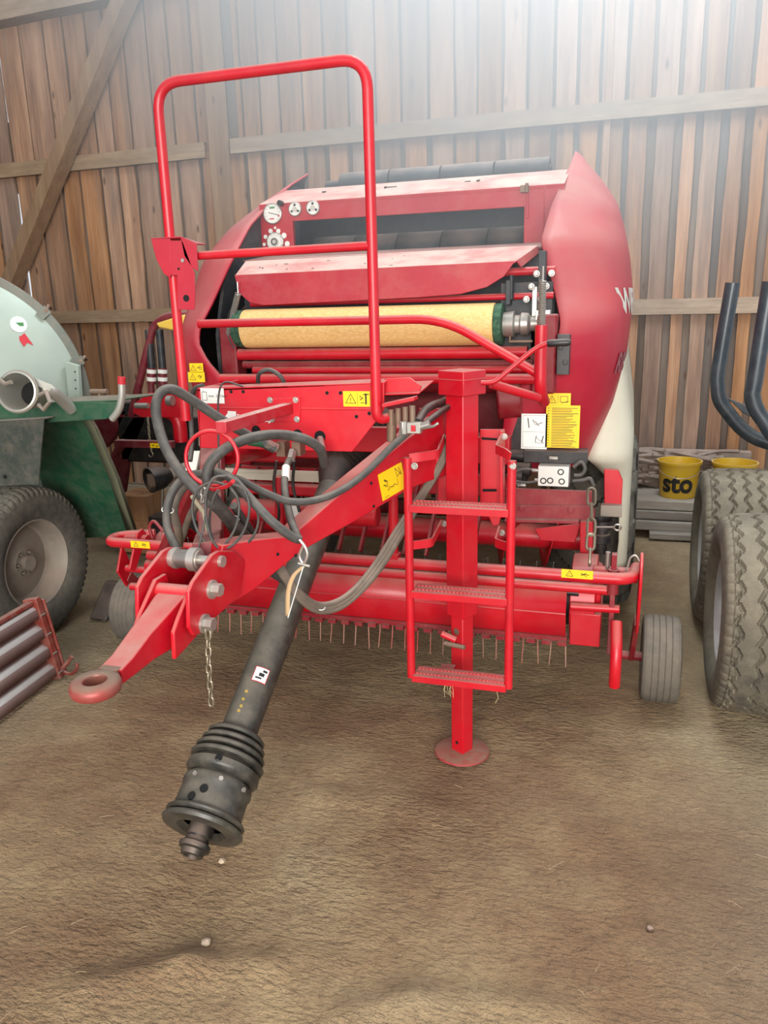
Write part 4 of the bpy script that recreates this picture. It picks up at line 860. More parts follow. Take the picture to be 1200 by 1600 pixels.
# front guard frame
xl, xr = at(258, 200, Y=YP).x, at(581, 200, Y=YP).x
ztop = (at(300, 125, Y=YP).z+at(530, 104, Y=YP).z)/2
b = MB(); lowl = at(294, 655, Y=YP)
b.tube(fillet([(xl, YP-.03, lowl.z), (xl, YP-.03, ztop), (xr, YP-.03, ztop), (xr, YP-.03, at(590, 655, Y=YP).z+.0), (xr+.04, YP+.02, at(605, 652, Y=YP).z)], .085, 8), .0165, 16)
gf = obj('guard_frame', b, red, baler)
b = MB(); za = at(440, 393, Y=YP-.03).z; b.cyl((xl+.10, YP-.03, za), (xr, YP-.03, za+.004), .0135, 16); obj('guard_crossbar', b, red, gf)
b = MB(); Yf = YP-.06
b.prism([at(*p, Y=Yf) for p in ((266, 376), (285, 376), (304, 428), (304, 484), (277, 484), (277, 430), (265, 430))], (0, .004, 0))
f_ = [at(*p, Y=Yf) for p in ((236, 374), (266, 373), (266, 434), (256, 428), (244, 405))]; b.prism(f_, (0, .004, 0))
g_ = [at(*p, Y=Yf) for p in ((282, 371), (307, 382), (309, 424), (300, 418), (288, 400))]; b.prism(g_, (0, .004, 0))
b.prism([at(236, 374, Y=Yf), at(282, 371, Y=Yf), at(307, 382, Y=Yf), at(300, 380, Y=Yf)+Vector((0, .09, .0)), at(240, 380, Y=Yf)+Vector((0, .09, 0))], (0, 0, .004))
hb_ = obj('holder_bracket', b, red_film, gf, bevel=.001)
b = MB(); b.mat(black_hole).disc(at(291, 466, Y=Yf-.0005), (0, -1, 0), .011, .001, 18); b.disc(at(279, 420, Y=Yf-.0005), (0, -1, 0), .004, .001, 10); b.mat(steel).disc(at(286, 407, Y=Yf-.001), (0, -1, 0), .006, .004, 12); obj('bracket_hole', b, None, hb_)
# rail, post, crank handle
Yr = 3.05
b = MB(); b.tube(fillet([at(313, 506, Y=Yr), at(693, 498, Y=Yr), at(838, 583, Y=Yr-.02)], .12, 8), .0175, 16); b.disc(at(313, 506, Y=Yr), (-1, 0, 0), .02, .006); gr_ = obj('guard_rail', b, red, baler)
b = MB(); b.tube(fillet([at(846, 508, Y=Yr-.05), at(844, 600, Y=Yr-.05), at(846, 618, Y=Yr-.03), at(850, 628, Y=Yr+.02)], .03), .023, 18); obj('guard_post', b, red, gr_)
b = MB(); b.tube([at(768, 600, Y=2.85), at(842, 622, Y=Yr-.05)], .017, 14); obj('guard_stay', b, red, gr_)

# jack (turned with the drawbar arm)
jc = at(722, 1175, Z=0); JM = Matrix.Rotation(R_(-30), 3, 'Z')
zt = at(725, 600, Y=jc.y).z
b = MB(); zj0 = at(722, 960, Y=jc.y).z; b.box((jc.x, jc.y, (zj0+zt+.02)/2), (.083, .083, zt+.02-zj0), M=JM); jk = obj('jack', b, red, baler, bevel=.004, label='red square parking jack leg')
b = MB(); zc1, zc0 = at(725, 578, Y=jc.y).z, at(725, 616, Y=jc.y).z; b.box((jc.x, jc.y, (zc1+zc0)/2), (.118, .118, zc1-zc0), M=JM); b.box((jc.x, jc.y, (zc1+zc0)/2+.012), (.121, .121, .006), M=JM); obj('jack_cap', b, red, jk, bevel=.005)
b = MB(); b.box((jc.x, jc.y, (zj0+.02)/2+.03), (.060, .060, zj0+.06), M=JM); jl = obj('jack_inner_leg', b, red, jk, bevel=.004)
b = MB(); b.mat(black_hole); fd = JM@Vector((0, -1, 0)); b.disc(Vector((jc.x, jc.y, .055))+fd*.0302, fd, .007, .001, 16); b.mat(rusty_steel).disc(Vector((jc.x, jc.y, zj0-.06))+fd*.031, fd, .013, .001, 18); b.cyl(Vector((jc.x-.06, jc.y-.03, zj0-.11)), Vector((jc.x+.02, jc.y-.05, zj0-.11)), .009, 12); obj('jack_pin', b, None, jk)
b = MB(); b.lathe((jc.x, jc.y, .0), (0, 0, 1), [(0, 0), (0, .100), (.004, .108), (.010, .106), (.016, .085), (.016, 0)], 44); obj('foot_plate', b, dusty('scuffed_red', srgb(168, 36, 44), srgb(120, 60, 50), .6, 0, 0, .7, .25, srgb(140, 112, 92), 30, .5), jk)
b = MB(); b.cyl(at(690, 990, Y=2.6), at(712, 1000, Y=2.6), .012, 12); b.box(at(700, 1045, Y=2.62), (.05, .04, .02)); obj('jack_lock', b, red, jk)
# crank handle
b = MB(); b.tube(fillet([at(752, 598, Y=2.66), at(772, 598, Y=2.66), at(835, 545, Y=2.68), at(858, 535, Y=2.68)], .03), .0085, 12); obj('crank', b, red, jk)
b = MB(); b.tube([at(855, 537, Y=2.68), at(858, 536.5, Y=2.68), at(887, 535, Y=2.68), at(892, 535, Y=2.68)], [.010, .0125, .0125, .008], 16); obj('crank_grip', b, black, jk)
# mounting plates beside the jack
b = MB(); b.prism([at(*p, Y=2.80) for p in ((750, 671), (788, 671), (788, 790), (779, 820), (770, 822), (760, 800), (750, 800))], (0, .012, 0)); b.prism([at(*p, Y=2.80) for p in ((684, 671), (702, 671), (702, 800), (684, 800))], (0, .012, 0))
b.prism([at(*p, Y=2.80) for p in ((784, 671), (789, 671), (789, 790), (784, 790))], (0, -.05, 0)); jp = obj('mounting_plate', b, red, baler, bevel=.002)
b = MB(); b.prism([at(*p, Y=2.798) for p in ((752, 683), (778, 685), (776, 688), (753, 687))], (0, -.001, 0)); b.prism([at(*p, Y=2.798) for p in ((754, 764), (776, 764), (776, 768), (754, 768))], (0, -.001, 0)); obj('slot', b, black_hole, jp)

# ladder
YL = 2.45; lx0 = at(640, 900, Y=YL).x; lx1 = at(797, 900, Y=YL).x; lz0, lz1 = at(640, 1052, Y=YL).z, at(640, 715, Y=YL).z
b = MB()
for x in (lx0, lx1): b.cyl((x, YL, lz0-.012), (x, YL, lz1), .0145, 16)
lad = obj('ladder_rail', b, red, baler)
for py in (793, 926, 1056):
    z = at(640, py, Y=YL).z; b = MB(); xm = (lx0+lx1)/2; wdt = lx1-lx0
    b.box((xm, YL-.018, z), (wdt-.012, .004, .024)); b.box((xm, YL+.025, z+.010), (wdt-.02, .085, .004)); b.box((xm, YL+.066, z), (wdt-.02, .004, .024))
    for k in range(24):
        for r_ in (0, 1): b.lathe((lx0+.02+k*(wdt-.04)/23, YL+.005+r_*.04, z+.012), (0, 0, 1), [(0, .006), (.004, .005), (.004, .002)], 8)
    obj('ladder_rung', b, red, baler, bevel=.001)
for pts in ((((640, 716), 2.45), ((655, 714), 2.46), ((684, 710), 2.50), ((694, 685), 2.72)), (((797, 714), 2.45), ((790, 708), 2.47), ((775, 702), 2.55), ((784, 684), 2.74)), (((645, 852), 2.46), ((675, 848), 2.50), ((690, 818), 2.72)), (((795, 855), 2.46), ((774, 848), 2.55), ((780, 828), 2.72))):
    b = MB(); q = fillet([at(*p, Y=y) for p, y in pts], .015, 3)
    for a_, c_ in zip(q, q[1:]): b.beam(a_, c_+(c_-a_).normalized()*.001, .006, .03)
    obj('ladder_bracket', b, red, baler)
for px, py in ((696, 684), (788, 682), (694, 818), (784, 832), (648, 728), (801, 728)): b = MB(); bolt(b, at(px, py, Y=2.74 if px not in (648, 801) else 2.44), (0, -1, 0), .008, .012); obj('ladder_bolt', b, steel, baler)
b = MB(); rg = random.Random(4)
for k in range(7):
    p = at(700+rg.uniform(-6, 8), 1068, Y=2.55); b.tube([p, p+Vector((rg.uniform(-.01, .01), 0, -.025)), p+Vector((rg.uniform(-.015, .015), rg.uniform(-.02, .02), -.05))], .0008, 5)
obj('hay_wisp', b, dusty('dry_hay', srgb(196, 176, 130), None, .9), baler); b = MB(); p = at(776, 1078, Y=2.47); b.tube([p, p+Vector((.006, 0, -.03)), p+Vector((-.004, 0, -.05))], .001, 5)
obj('hay_wisp', b, dusty('hay', srgb(196, 176, 130), None, .9), baler)

# ------------------------------------------------------------------ slurry tanker on the left
tk = thing('slurry_tanker', (-2.4, 4.6, 0), 'grey-green slurry tanker with green chassis at the left edge', 'tanker')
TC = Vector((-2.572, 3.486, 1.231)); TR = .775; TA = Vector((-.66, .75, 0)).normalized(); TE = Vector((.75, .66, 0)).normalized()   # tank axis, sideways
b = MB(); b.lathe(TC, TA, [(-.17, .02), (-.165, .2), (-.14, .4), (-.10, .58), (-.05, .70), (-.015, .76), (0, TR-.03), (.03, TR-.03)], 96); dome = obj('end_dome', b, tank_m, tk, smooth=60)
b = MB(); b.lathe(TC, TA, [(.03, TR-.06), (.03, TR-.02), (1.7, TR-.02), (1.8, TR-.2), (1.82, .0)], 72); obj('tank_shell', b, tank_m, tk)
b = MB(); b.lathe(TC, TA, [(-.02, TR-.045), (-.025, TR-.03), (-.025, TR+.015), (.035, TR+.02), (.045, TR-.02)], 96); b.lathe(TC, TA, [(.05, TR-.02), (.05, TR+.012), (.08, TR+.012), (.08, TR-.02)], 96); obj('flange', b, tank_rim, tk, bevel=.003)
for a in (16, 40, 64):
    d = TE*math.cos(R_(a))+Vector((0, 0, math.sin(R_(a)))); t = TE*-math.sin(R_(a))+Vector((0, 0, math.cos(R_(a)))); c = TC+d*(TR+.01); b = MB(); b.mat(tank_rim).beam(c-d*.05-TA*.04, c+d*.015-TA*.04, .05, .014, TA); b.mat(rusty_steel).cyl(c-TA*.05, c+TA*.09, .010, 10); b.tube([c+d*.01-TA*.02, c+d*.03+t*.01, c+d*.035+TA*.05-t*.01, c+d*.02+TA*.09], .010, 8); obj('clamp', b, None, tk)
def tdome(px, py):                                         # a point on the dome under a pixel
    for k in range(60):
        off = -.25+k*.005; p = onp(px, py, TC+TA*off, TA); r_ = (p-TC-TA*off).length
        if r_ < TR and off >= -.172*(1-(r_/TR)**2.4)-.001: break
    return p
q = tdome(28, 508); rd = (q-TC); rd = (rd-TA*rd.dot(TA)); qn = (-TA+rd.normalized()*(.42 if rd.length > .5 else .2)).normalized(); q = q+qn*.008
b = MB(); b.mat(ink_red).disc(q, qn, .053, .004, 28); b.mat(lab_white).disc(q, qn, .045, .008, 28); b.mat(ink_green).box(q+qn*.0085, (.05, .05, .02), 0, Matrix((TE, TA*.06, Vector((0, 0, 1)))).transposed()); b.mat(ink_red)
tU = (Zv-qn*qn.z).normalized(); tE = qn.cross(tU)*-1; b.prism([q+tE*x+tU*z-qn*.002 for x, z in ((-.01, -.045), (.02, -.045), (.055, -.12), (.025, -.105), (.005, -.125), (-.012, -.09))], qn*.006); obj('badge', b, None, dome, label='round white rosette badge with red ribbon')
mq = [tdome(*p) for p in ((101, 565), (121, 571), (125, 626), (107, 626))]; yq = min(v.y for v in mq)-.02
b = MB(); b.prism([at(*p, Y=yq) for p in ((101, 565), (121, 571), (125, 626), (107, 626))], (0, .03, 0)); mp_ = obj('mount_plate', b, tank_m, tk, bevel=.003)
b = MB()
for k in range(4): b.disc(at(117+k*.6, 581+k*13, Y=yq-.001), (0, -1, 0), .005, .001, 10)
obj('bolt_hole', b, black_hole, mp_)
b = MB(); b.prism([at(*p, Y=3.2) for p in ((-60, 637), (100, 628), (183, 628), (183, 640), (166, 655), (-60, 668))], (0, .03, 0)); b.prism([at(-60, 636, Y=3.2), at(183, 627, Y=3.2), at(200, 627, Y=3.2)+Vector((0, .28, 0)), at(-60, 636, Y=3.2)+Vector((0, .28, 0))], (0, 0, .008)); b.beam((-2.35, 3.3, .80), (-3.3, 4.6, .80), .1, .16); obj('chassis_beam', b, green, tk, bevel=.003)
b = MB(); b.tube(fillet([at(175, 655, Y=3.16), at(186, 642, Y=3.16), at(191, 620, Y=3.16), at(190, 592, Y=3.16)], .04), .017, 16); bp = obj('bent_pipe', b, pipe_grey, tk)
b = MB(); b.cyl(at(190, 600, Y=3.16), at(190, 589, Y=3.16), .0185, 16); obj('red_end_band', b, ink_red, bp, label='red painted pipe end')
b = MB(); b.cyl(at(142, 612, Y=3.5), at(168, 612, Y=3.5), .014, 12); b.cyl(at(155, 612, Y=3.5), at(157, 626, Y=3.5), .01, 10); obj('lever', b, rusty_steel, tk)
# filling pipe opening with clamp
b = MB(); pc = at(28, 612, Y=2.95); pd = Vector((.22, -.95, .18)).normalized()
b.mat(pipe_grey).lathe(pc, pd, [(-.20, .060), (-.02, .084), (0, .092), (.012, .092), (.014, .084), (-.02, .078), (-.15, .055)], 40); b.mat(black_hole).disc(pc-pd*.13, pd, .055, .003, 28); fp = obj('filling_pipe', b, None, tk)
b = MB(); b.ring(pc+pd*.002, pd, .093, .007, 40, 8); b.tube([at(60, 618, Y=2.92), at(72, 612, Y=2.92), at(78, 628, Y=2.9), at(68, 640, Y=2.9), at(60, 632, Y=2.9)], .010, 8); b.tube([at(-5, 590, Y=2.9), at(8, 600, Y=2.9), at(18, 597, Y=2.9)], .010, 8); obj('pipe_clamp', b, rim_m, fp)
b = MB(); b.tube(spline([at(66, 607, Y=3.05), at(82, 612, Y=3.08), at(100, 628, Y=3.15), at(112, 640, Y=3.2)]), .028, 18); b.beam(at(52, 595, Y=3.0), at(80, 606, Y=3.05), .02, .03); obj('hose_elbow', b, pipe_grey, tk)
# mudguards
b = MB(); b.prism([at(*p, Y=3.12) for p in ((-60, 664), (68, 656), (64, 700), (60, 757), (-60, 762))], (0, .01, 0)); b.prism([at(-60, 664, Y=3.12), at(68, 656, Y=3.12), at(68, 656, Y=3.12)+Vector((0, .3, 0)), at(-60, 664, Y=3.12)+Vector((0, .3, 0))], (0, 0, .008)); mgp = obj('mudguard_panel', b, green_dark, tk, bevel=.002)
b = MB(); b.disc(at(8, 745, Y=3.118), (0, -1, 0), .011, .002, 16); obj('bolt_hole', b, black_hole, mgp)
MP, MN = Vector((-1.5, 3.42, 1.22)), Vector((0, .78, .40)).normalized()
b = MB(); ge = [(62, 656), (108, 643), (130, 644), (143, 665), (158, 700), (180, 745), (213, 835), (120, 842), (90, 830), (60, 740)]; b.prism([onp(*p, MP, MN) for p in ge], MN*.008); mg = obj('mudguard', b, green, tk, bevel=.002)
b = MB(); ed = [(132, 648), (146, 674), (160, 706), (178, 748), (206, 834)]; b.grid([[onp(px-7, py, MP-MN*.004, MN), onp(px+4, py-1, MP-MN*.03, MN), onp(px+9, py-1, MP+MN*.02, MN)] for px, py in ed]); obj('mudguard_edge', b, green_edge, mg, solid=.004)
wc = Vector((-1.99, 3.26, .42)); tw = obj('wheel', tyre_mesh(wc, .42, .30, 'lug', 320, 60), tyre_m, tk, label='tanker tyre with lug tread'); obj('rim', rim_mesh(wc, .235, .28, 1, .3), rim_m, tw)
b = MB(); b.cyl((-2.9, 3.26, .42), (-1.95, 3.26, .42), .04); b.beam((-2.35, 3.26, .42), (-2.4, 3.4, .8), .08, .08); obj('axle', b, green_dark, tk)

# wheel chock by the tanker tyre
b = MB(); q = [at(*p, Z=0) for p in ((112, 972), (138, 962))]; b.prism([(-1.80, 3.52, 0), (-1.80, 3.74, 0), (-1.80, 3.74, .17), (-1.80, 3.70, .17)], (.12, 0, 0)); o = obj('wheel_chock', b, black, None, bevel=.01); tag(o, 'dark rubber wedge behind the tanker wheel on the floor', 'wheel chock')

# ------------------------------------------------------------------ corrugated panel in the left foreground
cp_ = thing('ribbed_side_panel', (-1.45, 2.3, 0), 'white and brown ribbed metal panel with rusty end post at left foreground', 'metal panel')
G0, G1 = Vector((-1.434, 2.437, 0)), Vector((-1.476, 2.836, 0)); dy = (G1-G0).normalized(); T1 = at(50, 940, Y=2.84)-G1; upv = (T1-dy*T1.dot(dy)).normalized(); Hh = T1.length; nrm = upv.cross(dy).normalized()
if nrm.x < 0: nrm = -nrm
n_ = 4; prof = []
b = MB(); Ls = G1-dy*1.7
for k in range(n_):
    z0 = Hh*k/n_; h = Hh/n_; b.mat(brown_rib)
    P4 = [(0, .0), (.12*h, .0), (.22*h, .034), (.66*h, .034), (h, 0)]
    for i, (a, c) in enumerate(zip(P4, P4[1:])):
        b.mat(white_rib if i == 3 else brown_rib); b.add([Ls+upv*(z0+a[0])+nrm*(a[1]), G1+upv*(z0+a[0])+nrm*a[1], G1+upv*(z0+c[0])+nrm*c[1], Ls+upv*(z0+c[0])+nrm*c[1]], [(0, 1, 2, 3)])
obj('ribbed_sheet', b, None, cp_, solid=.004)
b = MB(); b.beam(G1+nrm*.01, G1+upv*(Hh+.02)+nrm*.01, .035, .075, nrm); b.beam(G1+upv*(Hh)+nrm*.01, Ls+upv*Hh+nrm*.01, .04, .02, upv); b.beam(G1+dy*.03+nrm*.04+upv*.0, G1+dy*.03+nrm*.04+upv*Hh, .012, .03, nrm); obj('end_post', b, rust, cp_, bevel=.004)
b = MB(); h0 = at(88, 1052, Y=2.84); b.tube(spline([h0, at(100, 1042, Y=2.86), at(108, 1032, Y=2.88), at(112, 1026, Y=2.88)]), .010, 8); b.tube(spline([at(98, 1048, Y=2.86), at(108, 1053, Y=2.86), at(116, 1050, Y=2.86), at(121, 1042, Y=2.86), at(118, 1036, Y=2.86)]), .009, 8); b.cyl(at(82, 1060, Y=2.84), at(96, 1046, Y=2.86), .016, 10); obj('latch_hook', b, rust, cp_)
b = MB()
for k in range(4): g = G1+upv*(Hh*(k+.35)/4)+nrm*.055+dy*.0; b.cyl(g-dy*.025, g+dy*.005, .004, 8)
obj('rivet', b, steel, cp_)

# ------------------------------------------------------------------ red three-point implement between tanker and baler
im = thing('mounted_implement', (-2.1, 5.0, 0), 'dark red tractor implement with tubular arm behind the tanker, left of the baler', 'farm implement')
YI = 4.8
def ip(px, py, y=YI): return at(px, py, Y=y)
b = MB(); b.tube(fillet([ip(205, 650), ip(212, 622), ip(240, 508), ip(262, 493), ip(300, 492)], .12), .028, 16); obj('lift_arm', b, maroon, im)
b = MB(); b.prism([ip(*p, 5.0) for p in ((205, 655), (228, 640), (226, 660), (200, 720), (193, 770), (195, 850), (172, 850), (172, 730), (185, 690))], (0, .05, 0)); obj('leg', b, maroon, im, bevel=.006)
b = MB(); b.tube(spline([ip(195, 690), ip(180, 712), ip(174, 745), ip(176, 800)]), .03, 14); obj('support_tube', b, maroon, im)
for k in (0, 1): b = MB(); yy = 4.7+k*.09; b.prism([ip(*p, yy) for p in ((208, 632), (232, 614), (290, 616), (290, 652), (222, 652), (208, 646))], (0, .015, 0)); obj('linkage_plate', b, red if k == 0 else maroon, im, bevel=.003)
b = MB(); b.cyl(ip(212, 634, 4.66), ip(232, 634, 4.66), .02, 12); b.cyl(ip(262, 626, 4.66), ip(270, 626, 4.66), .035, 16); obj('linkage_pin', b, steel, im)
b = MB(); b.tube(spline([ip(258, 642), ip(272, 648), ip(280, 662), ip(283, 690)]), .05, 16); obj('elbow_tube', b, red, im)
b = MB(); b.prism([ip(*p, 4.6) for p in ((178, 688), (268, 690), (268, 701), (178, 699))], (0, .05, 0)); ib = obj('crossbar', b, maroon, im, bevel=.003)
label_plate('warning_label', ib, ip(235, 699.5, 4.59), Xv, Zv, .075, .032, lab_yellow, [('s', .3, .5, .15, .3, 51, .003), ('s', .7, .5, .15, .3, 52, .003)])
b = MB(); b.box((-2.0, 5.25, .80), (1.1, .5, .36)); b.box((-2.35, 5.1, 1.02), (.6, .2, .12)); obj('gear_housing', b, black, im, bevel=.02)
b = MB(); b.prism([ip(140, 648, 5.0), ip(200, 640, 5.0), ip(176, 690, 5.0), ip(150, 712, 5.0)], (0, .05, 0)); obj('side_frame', b, maroon, im, bevel=.01)
for k in (0, 1):
    x_ = 240+k*17; b = MB(); b.mat(maroon).cyl(ip(x_-2, 640), ip(x_-4, 600), .022, 14); b.mat(paint_white).cyl(ip(x_-3, 595), ip(x_-3, 589), .034, 16); b.cyl(ip(x_-3, 583), ip(x_-3, 577), .034, 16); b.mat(maroon).cyl(ip(x_-3, 600), ip(x_-3, 575), .031, 16); b.mat(dark_steel).cyl(ip(x_-3, 575), ip(x_-8, 515), .026, 14); obj('gas_strut', b, None, im)
b = MB(); b.prism([ip(*p, 4.7) for p in ((243, 505), (288, 491), (288, 512), (268, 516), (248, 512))], (0, .12, 0)); obj('yellow_cap', b, yellow_m, im, bevel=.01)
b = MB(); c_ = ip(236, 750, 4.5); d_ = Vector((-.45, -.85, -.1)).normalized(); b.mat(black).lathe(c_, d_, [(-.14, .05), (-.08, .08), (0, .088), (.012, .088), (.012, .078), (-.05, .07)], 36); b.mat(rusty_steel).box(c_-d_*.02, (.06, .06, .08)); b.cyl(c_-d_*.05+Vector((0, 0, -.04)), c_+d_*.02+Vector((0, 0, -.04)), .022, 12); b.mat(rim_m).cyl(c_-d_*.12, c_-d_*.75+Vector((.02, 0, .05)), .042, 20); obj('pto_shaft', b, None, im)
b = MB(); chain(b, [ip(231, 652, 4.66), ip(234, 690, 4.66), ip(237, 705, 4.66)], .03, .003, .015); obj('chain', b, chain_m, im); b = MB(); b.tube(spline([ip(236, 704, 4.6), ip(239, 710, 4.6), ip(236, 714, 4.6), ip(232, 711, 4.6)]), .004, 6); obj('chain_hook', b, chain_m, im)
b = MB(); b.tube([ip(262, 702, 4.6), ip(273, 726, 4.6)], .006, 8); obj('rod', b, steel, im); b = MB(); b.tube([ip(254, 760, 4.6), ip(253, 800, 4.6)], .008, 8); obj('rod', b, steel, im)
b = MB(); b.mat(timber_m); b.tone = (.9, .9, .1)
for k in range(3): b.box(ip(203, 838, 4.75)+Vector((.10, .1, .22+k*.105)), (.26, .3, .095))
g = ip(205, 850, 4.8)
tb = obj('timber_stack', b, None, im, bevel=.004) if False else None
def block(c, sz, label, rz=0, m=timber_m, name='wooden_block', cat='wooden block', group=None):
    b = MB(); b.mat(m); b.tone = (random.uniform(.5, 1), .9, random.uniform(0, .5)); b.box(c, sz, rz); o = obj(name, b, None, None, bevel=.004); return tag(o, label, cat, group)
bx, by = ip(205, 800, 4.75).x, 4.85
block((bx+.02, by, .12), (.26, .28, .24), 'squared timber block on the floor under the implement, lower one of two', 0, board_m)
block((bx+.03, by, .335), (.24, .26, .19), 'squared timber block lying on top of another block under the red implement', .05, board_m)
b = MB(); b.box((bx+.45, 4.75, .16), (.42, .3, .32)); o = obj('dark_crate', b, black, None, bevel=.01); tag(o, 'dark low box on the floor beside the timber blocks left of the baler', 'box')

# ------------------------------------------------------------------ timber trailer on the right
tr = thing('timber_trailer', (2.4, 4.0, 0), 'trailer with large dirty ribbed tyres and curved blue-grey stakes at right edge', 'trailer')
for y_, lab in ((3.40, 'front dirty trailer tyre'), (4.36, 'rear dirty trailer tyre')):
    wc = Vector((1.735, y_, .42)); tw = obj('wheel', tyre_mesh(wc, .42, .44, 'road', 300, 96), tyre_dusty, tr, label=lab, smooth=40); obj('rim', rim_mesh(wc, .235, .42, -1, .1), rim_silver, tw)
b = MB(); b.beam((1.96, 3.2, .42), (1.96, 4.56, .42), .08, .14); b.cyl((1.7, 3.88, .42), (3.2, 3.88, .42), .05); b.beam((2.35, 2.6, .85), (2.35, 6.0, .85), .12, .2); b.beam((2.2, 3.88, .42), (2.35, 3.88, .8), .1, .1); obj('trailer_frame', b, bluegrey, tr, bevel=.006)
wc = Vector((2.95, 3.88, .42)); tw = obj('wheel', tyre_mesh(wc, .42, .4, 'road', 120, 40), tyre_dusty, tr)
for (pp, yy) in ((((1145, 442), (1126, 555), (1121, 600), (1134, 640), (1200, 692)), 4.4), (((1204, 440), (1180, 590), (1176, 622), (1192, 655), (1240, 700)), 4.0)):
    pts = [at(*p, Y=yy) for p in pp]; last = Vector((2.35, yy, .95)); b = MB(); b.tube(spline(pts+[last]), .036 if yy > 4.2 else .036, 18); obj('stake', b, bluegrey, tr)
b = MB(); q = [at(*p, Y=4.4) for p in ((1137, 622), (1170, 636), (1200, 656), (1200, 664), (1160, 645))]; b.prism(q, (0, .05, 0)); obj('gusset', b, bluegrey, tr, bevel=.003)

# ------------------------------------------------------------------ timber, bark pile and buckets by the back wall
yT = 6.0
def timber(px0, px1, py0, py1, y, dep, label, ext=1.2):
    a = at(px0, py1, Y=y); c = at(px0, py0, Y=y); x1 = at(px1, py0, Y=y).x; z0, z1 = a.z, c.z; b = MB(); b.mat(timber_m); b.tone = (random.random(), random.random()*.4, random.random()); b.box(((a.x+x1)/2, y+dep/2, (z0+z1)/2), (x1-a.x, dep, z1-z0)); o = obj('timber_beam', b, None, None, bevel=.006); return tag(o, label, 'timber beam', 'grey beams stacked by the back wall')
def tb2(x0, x1, y, z0, z1, dep, lab, tone):
    b = MB(); b.mat(timber_m); b.tone = tone; b.box(((x0+x1)/2, y+dep/2, (z0+z1)/2), (x1-x0, dep, z1-z0)); o = obj('timber_beam', b, None, None, bevel=.006); tag(o, lab, 'timber beam', 'grey beams stacked by the back wall'); return o
tb2(1.32, 2.9, 5.86, .0, .045, .26, 'short thin grey board on the floor, lowest of the stack by the back wall', (.5, .2, .2))
tb2(.9, 2.9, 5.94, .045, .115, .5, 'grey beam right above the short floor board in the stack', (.8, .2, .6))
tb2(.85, 2.9, 5.97, .122, .185, .5, 'narrow grey beam in the middle of the stack under the buckets', (.4, .3, .4))
tb2(.85, 2.9, 6.0, .190, .26, .5, 'broad pale beam topmost of the stack, carrying the yellow buckets', (1, .3, .2))
b = MB(); rg = random.Random(21)
for k in range(60):
    x0 = rg.uniform(1.0, 1.35); z_ = .28+.27*rg.random(); pts = [(x0+j*.16+rg.uniform(-.02, .02), 6.42+rg.uniform(-.03, .08), min(.58, max(.275, z_+.03*math.sin(j+k)))) for j in range(rg.choice((2, 3, 5)))]
    b.tube(spline(pts, 5), [rg.uniform(.010, .024)]*(5*(len(pts)-1)+1), 6)
b.box((1.5, 6.56, .42), (1.1, .10, .26)); o = obj('bark_heap', b, dusty('grey_bark', srgb(150, 134, 122), srgb(118, 104, 94), .9, 0, 0, .4, .3), None); tag(o, 'heap of grey weathered bark strips on the beams beside the buckets', 'bark heap'); o['kind'] = 'stuff'
def bucket(px, lab, sto):
    yb_ = 6.20; c = Vector((at(px, 750, Y=yb_).x, yb_, .26)); r0, r1, h = .130, .155, .275
    t = thing('bucket', c, lab, 'bucket', 'yellow buckets by the back wall')
    b = MB(); b.mat(bucket_m).lathe(c, (0, 0, 1), [(.001, 0), (.001, r0-.004), (.006, r0), (h-.02, r1-.005), (h-.018, r1+.006), (h, r1+.008), (h, r1-.004), (.008, r0-.006), (.008, 0)], 48); body = obj('body', b, None, t, smooth=50)
    b = MB(); b.tube(spline([c+Vector((r1*1.02*math.cos(a), -abs(r1*1.02*math.sin(a)), h-.04-.07*math.sin(a))) for a in [math.pi*k/10 for k in range(11)]], 3), .0025, 6); obj('handle', b, steel, t)
    if sto:
        cu = bpy.data.curves.new('lettering', 'FONT'); cu.body = 'sto'; cu.size = .20; cu.offset = .007; ob = bpy.data.objects.new('lettering', cu); C.objects.link(ob); me = bpy.data.meshes.new_from_object(ob.evaluated_get(bpy.context.evaluated_depsgraph_get()))
        xs = [v.co.x for v in me.vertices]; mx = (min(xs)+max(xs))/2; vv = []
        import bmesh
        bm = bmesh.new(); bm.from_mesh(me); bmesh.ops.subdivide_edges(bm, edges=bm.edges, cuts=2); bm.to_mesh(me); bm.free()
        for v in me.vertices:
            z_ = .055+v.co.y; rr = r0+(r1-r0)*z_/h+.0025; a = (v.co.x-mx)*.92/rr-.10; vv.append(c+Vector((math.sin(a)*rr, -math.cos(a)*rr, z_)))
        b = MB(); b.mat(ink).add(vv, [tuple(p.vertices) for p in me.polygons]); obj('lettering', b, None, body); bpy.data.objects.remove(ob); bpy.data.curves.remove(cu); bpy.data.meshes.remove(me)
bucket(1060, 'yellow bucket lettered sto standing on the beams, left of the two', True)
bucket(1146, 'plain yellow bucket behind the rear trailer tyre, right of the two', False)

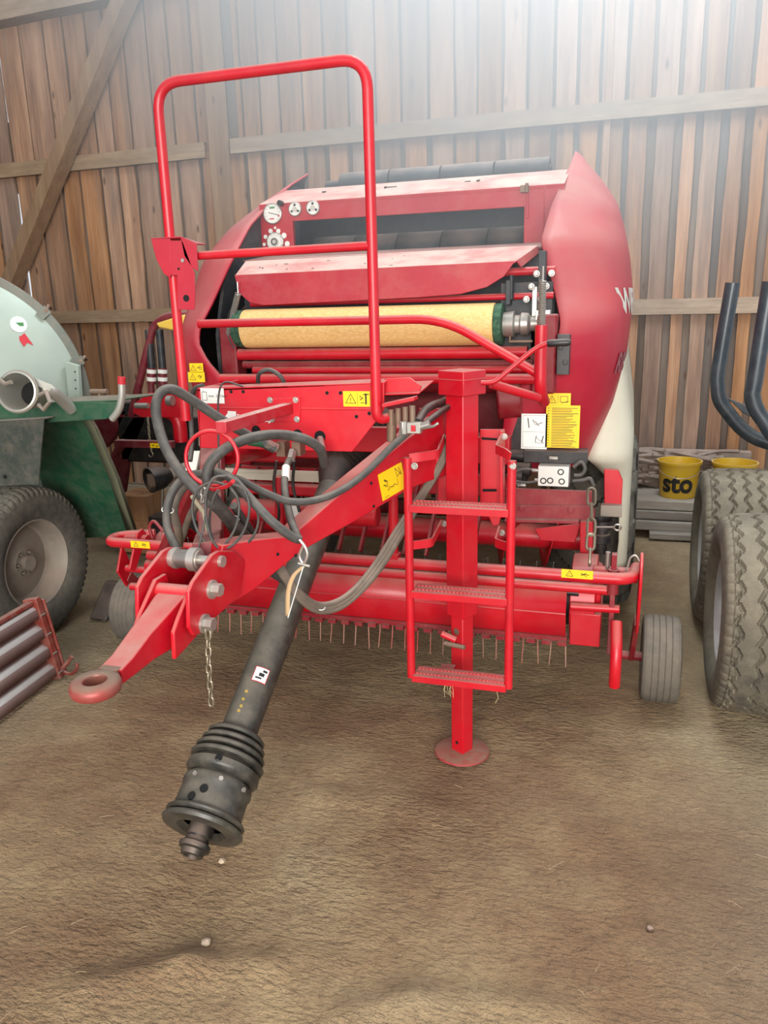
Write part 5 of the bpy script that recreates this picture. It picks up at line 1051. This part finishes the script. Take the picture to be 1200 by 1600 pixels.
# loose straw and pebbles on the floor
rg = random.Random(8)
b = MB(); 
for k in range(130):
    x, y = rg.uniform(-1.6, 2.2), rg.uniform(.5, 3.2); a = rg.uniform(0, 3.14); L_ = rg.uniform(.01, .035); d = Vector((math.cos(a), math.sin(a), rg.uniform(-.1, .1)))*L_; p = Vector((x, y, .0025)); b.tube([p-d, p+Vector((0, 0, .002)), p+d], .0009, 4)
o = obj('loose_straw', b, dusty('straw', srgb(186, 160, 116), srgb(120, 96, 70), .9), None); tag(o, 'scattered bits of straw on the dirt floor', 'straw', None, 'stuff')
for k, (px, py, r, lab) in enumerate(((347, 1345, .011, 'small pale clod beside the shaft end'), (322, 1472, .013, 'pale dirt clod low on the floor near the left'), (1015, 1450, .010, 'small dark clod on the floor at lower right'))):
    c = at(px, py, Z=.004); b = MB(); n1 = []
    for i in range(9): ph = math.pi*i/8; n1.append([c+Vector((math.cos(t)*math.sin(ph), math.sin(t)*math.sin(ph), .7*math.cos(ph)))*r*(1+.3*noise.noise(Vector((i*.9, t*2+k*9, k)))) for t in [2*math.pi*j/12 for j in range(13)]])
    b.grid(n1); o = obj('dirt_clod', b, dusty('clod', srgb(190, 172, 146) if k < 2 else srgb(90, 70, 56), None, .95), None); tag(o, lab, 'dirt clod', 'clods on the floor')

# added haze volume imitating lens glare from the skylight
b = MB(); b.box((.55, 3.9, 3.35), (5.2, 5.0, 3.9)); m = bpy.data.materials.new('glare_haze'); m.use_nodes = True; nt = m.node_tree; nt.nodes.remove(nt.nodes['Principled BSDF']); vl = nt.nodes.new('ShaderNodeVolumeScatter'); vl.inputs['Color'].default_value = (.93, .97, 1, 1); vl.inputs['Anisotropy'].default_value = 0; g_ = nt.nodes.new('ShaderNodeNewGeometry'); vd = nt.nodes.new('ShaderNodeVectorMath'); vd.operation = 'DISTANCE'; vd.inputs[1].default_value = (.55, 4.2, 4.5); nt.links.new(g_.outputs['Position'], vd.inputs[0])
mr = nt.nodes.new('ShaderNodeMapRange'); mr.interpolation_type = 'SMOOTHSTEP'; mr.inputs[1].default_value = .8; mr.inputs[2].default_value = 3.3; mr.inputs[3].default_value = .58; mr.inputs[4].default_value = 0; nt.links.new(vd.outputs['Value'], mr.inputs[0]); nt.links.new(mr.outputs[0], vl.inputs['Density'])
nt.links.new(vl.outputs[0], nt.nodes['Material Output'].inputs['Volume'])
o = obj('glare_haze', b, m, None); tag(o, 'added pale haze imitating lens glare above the baler', 'haze', None, 'stuff')
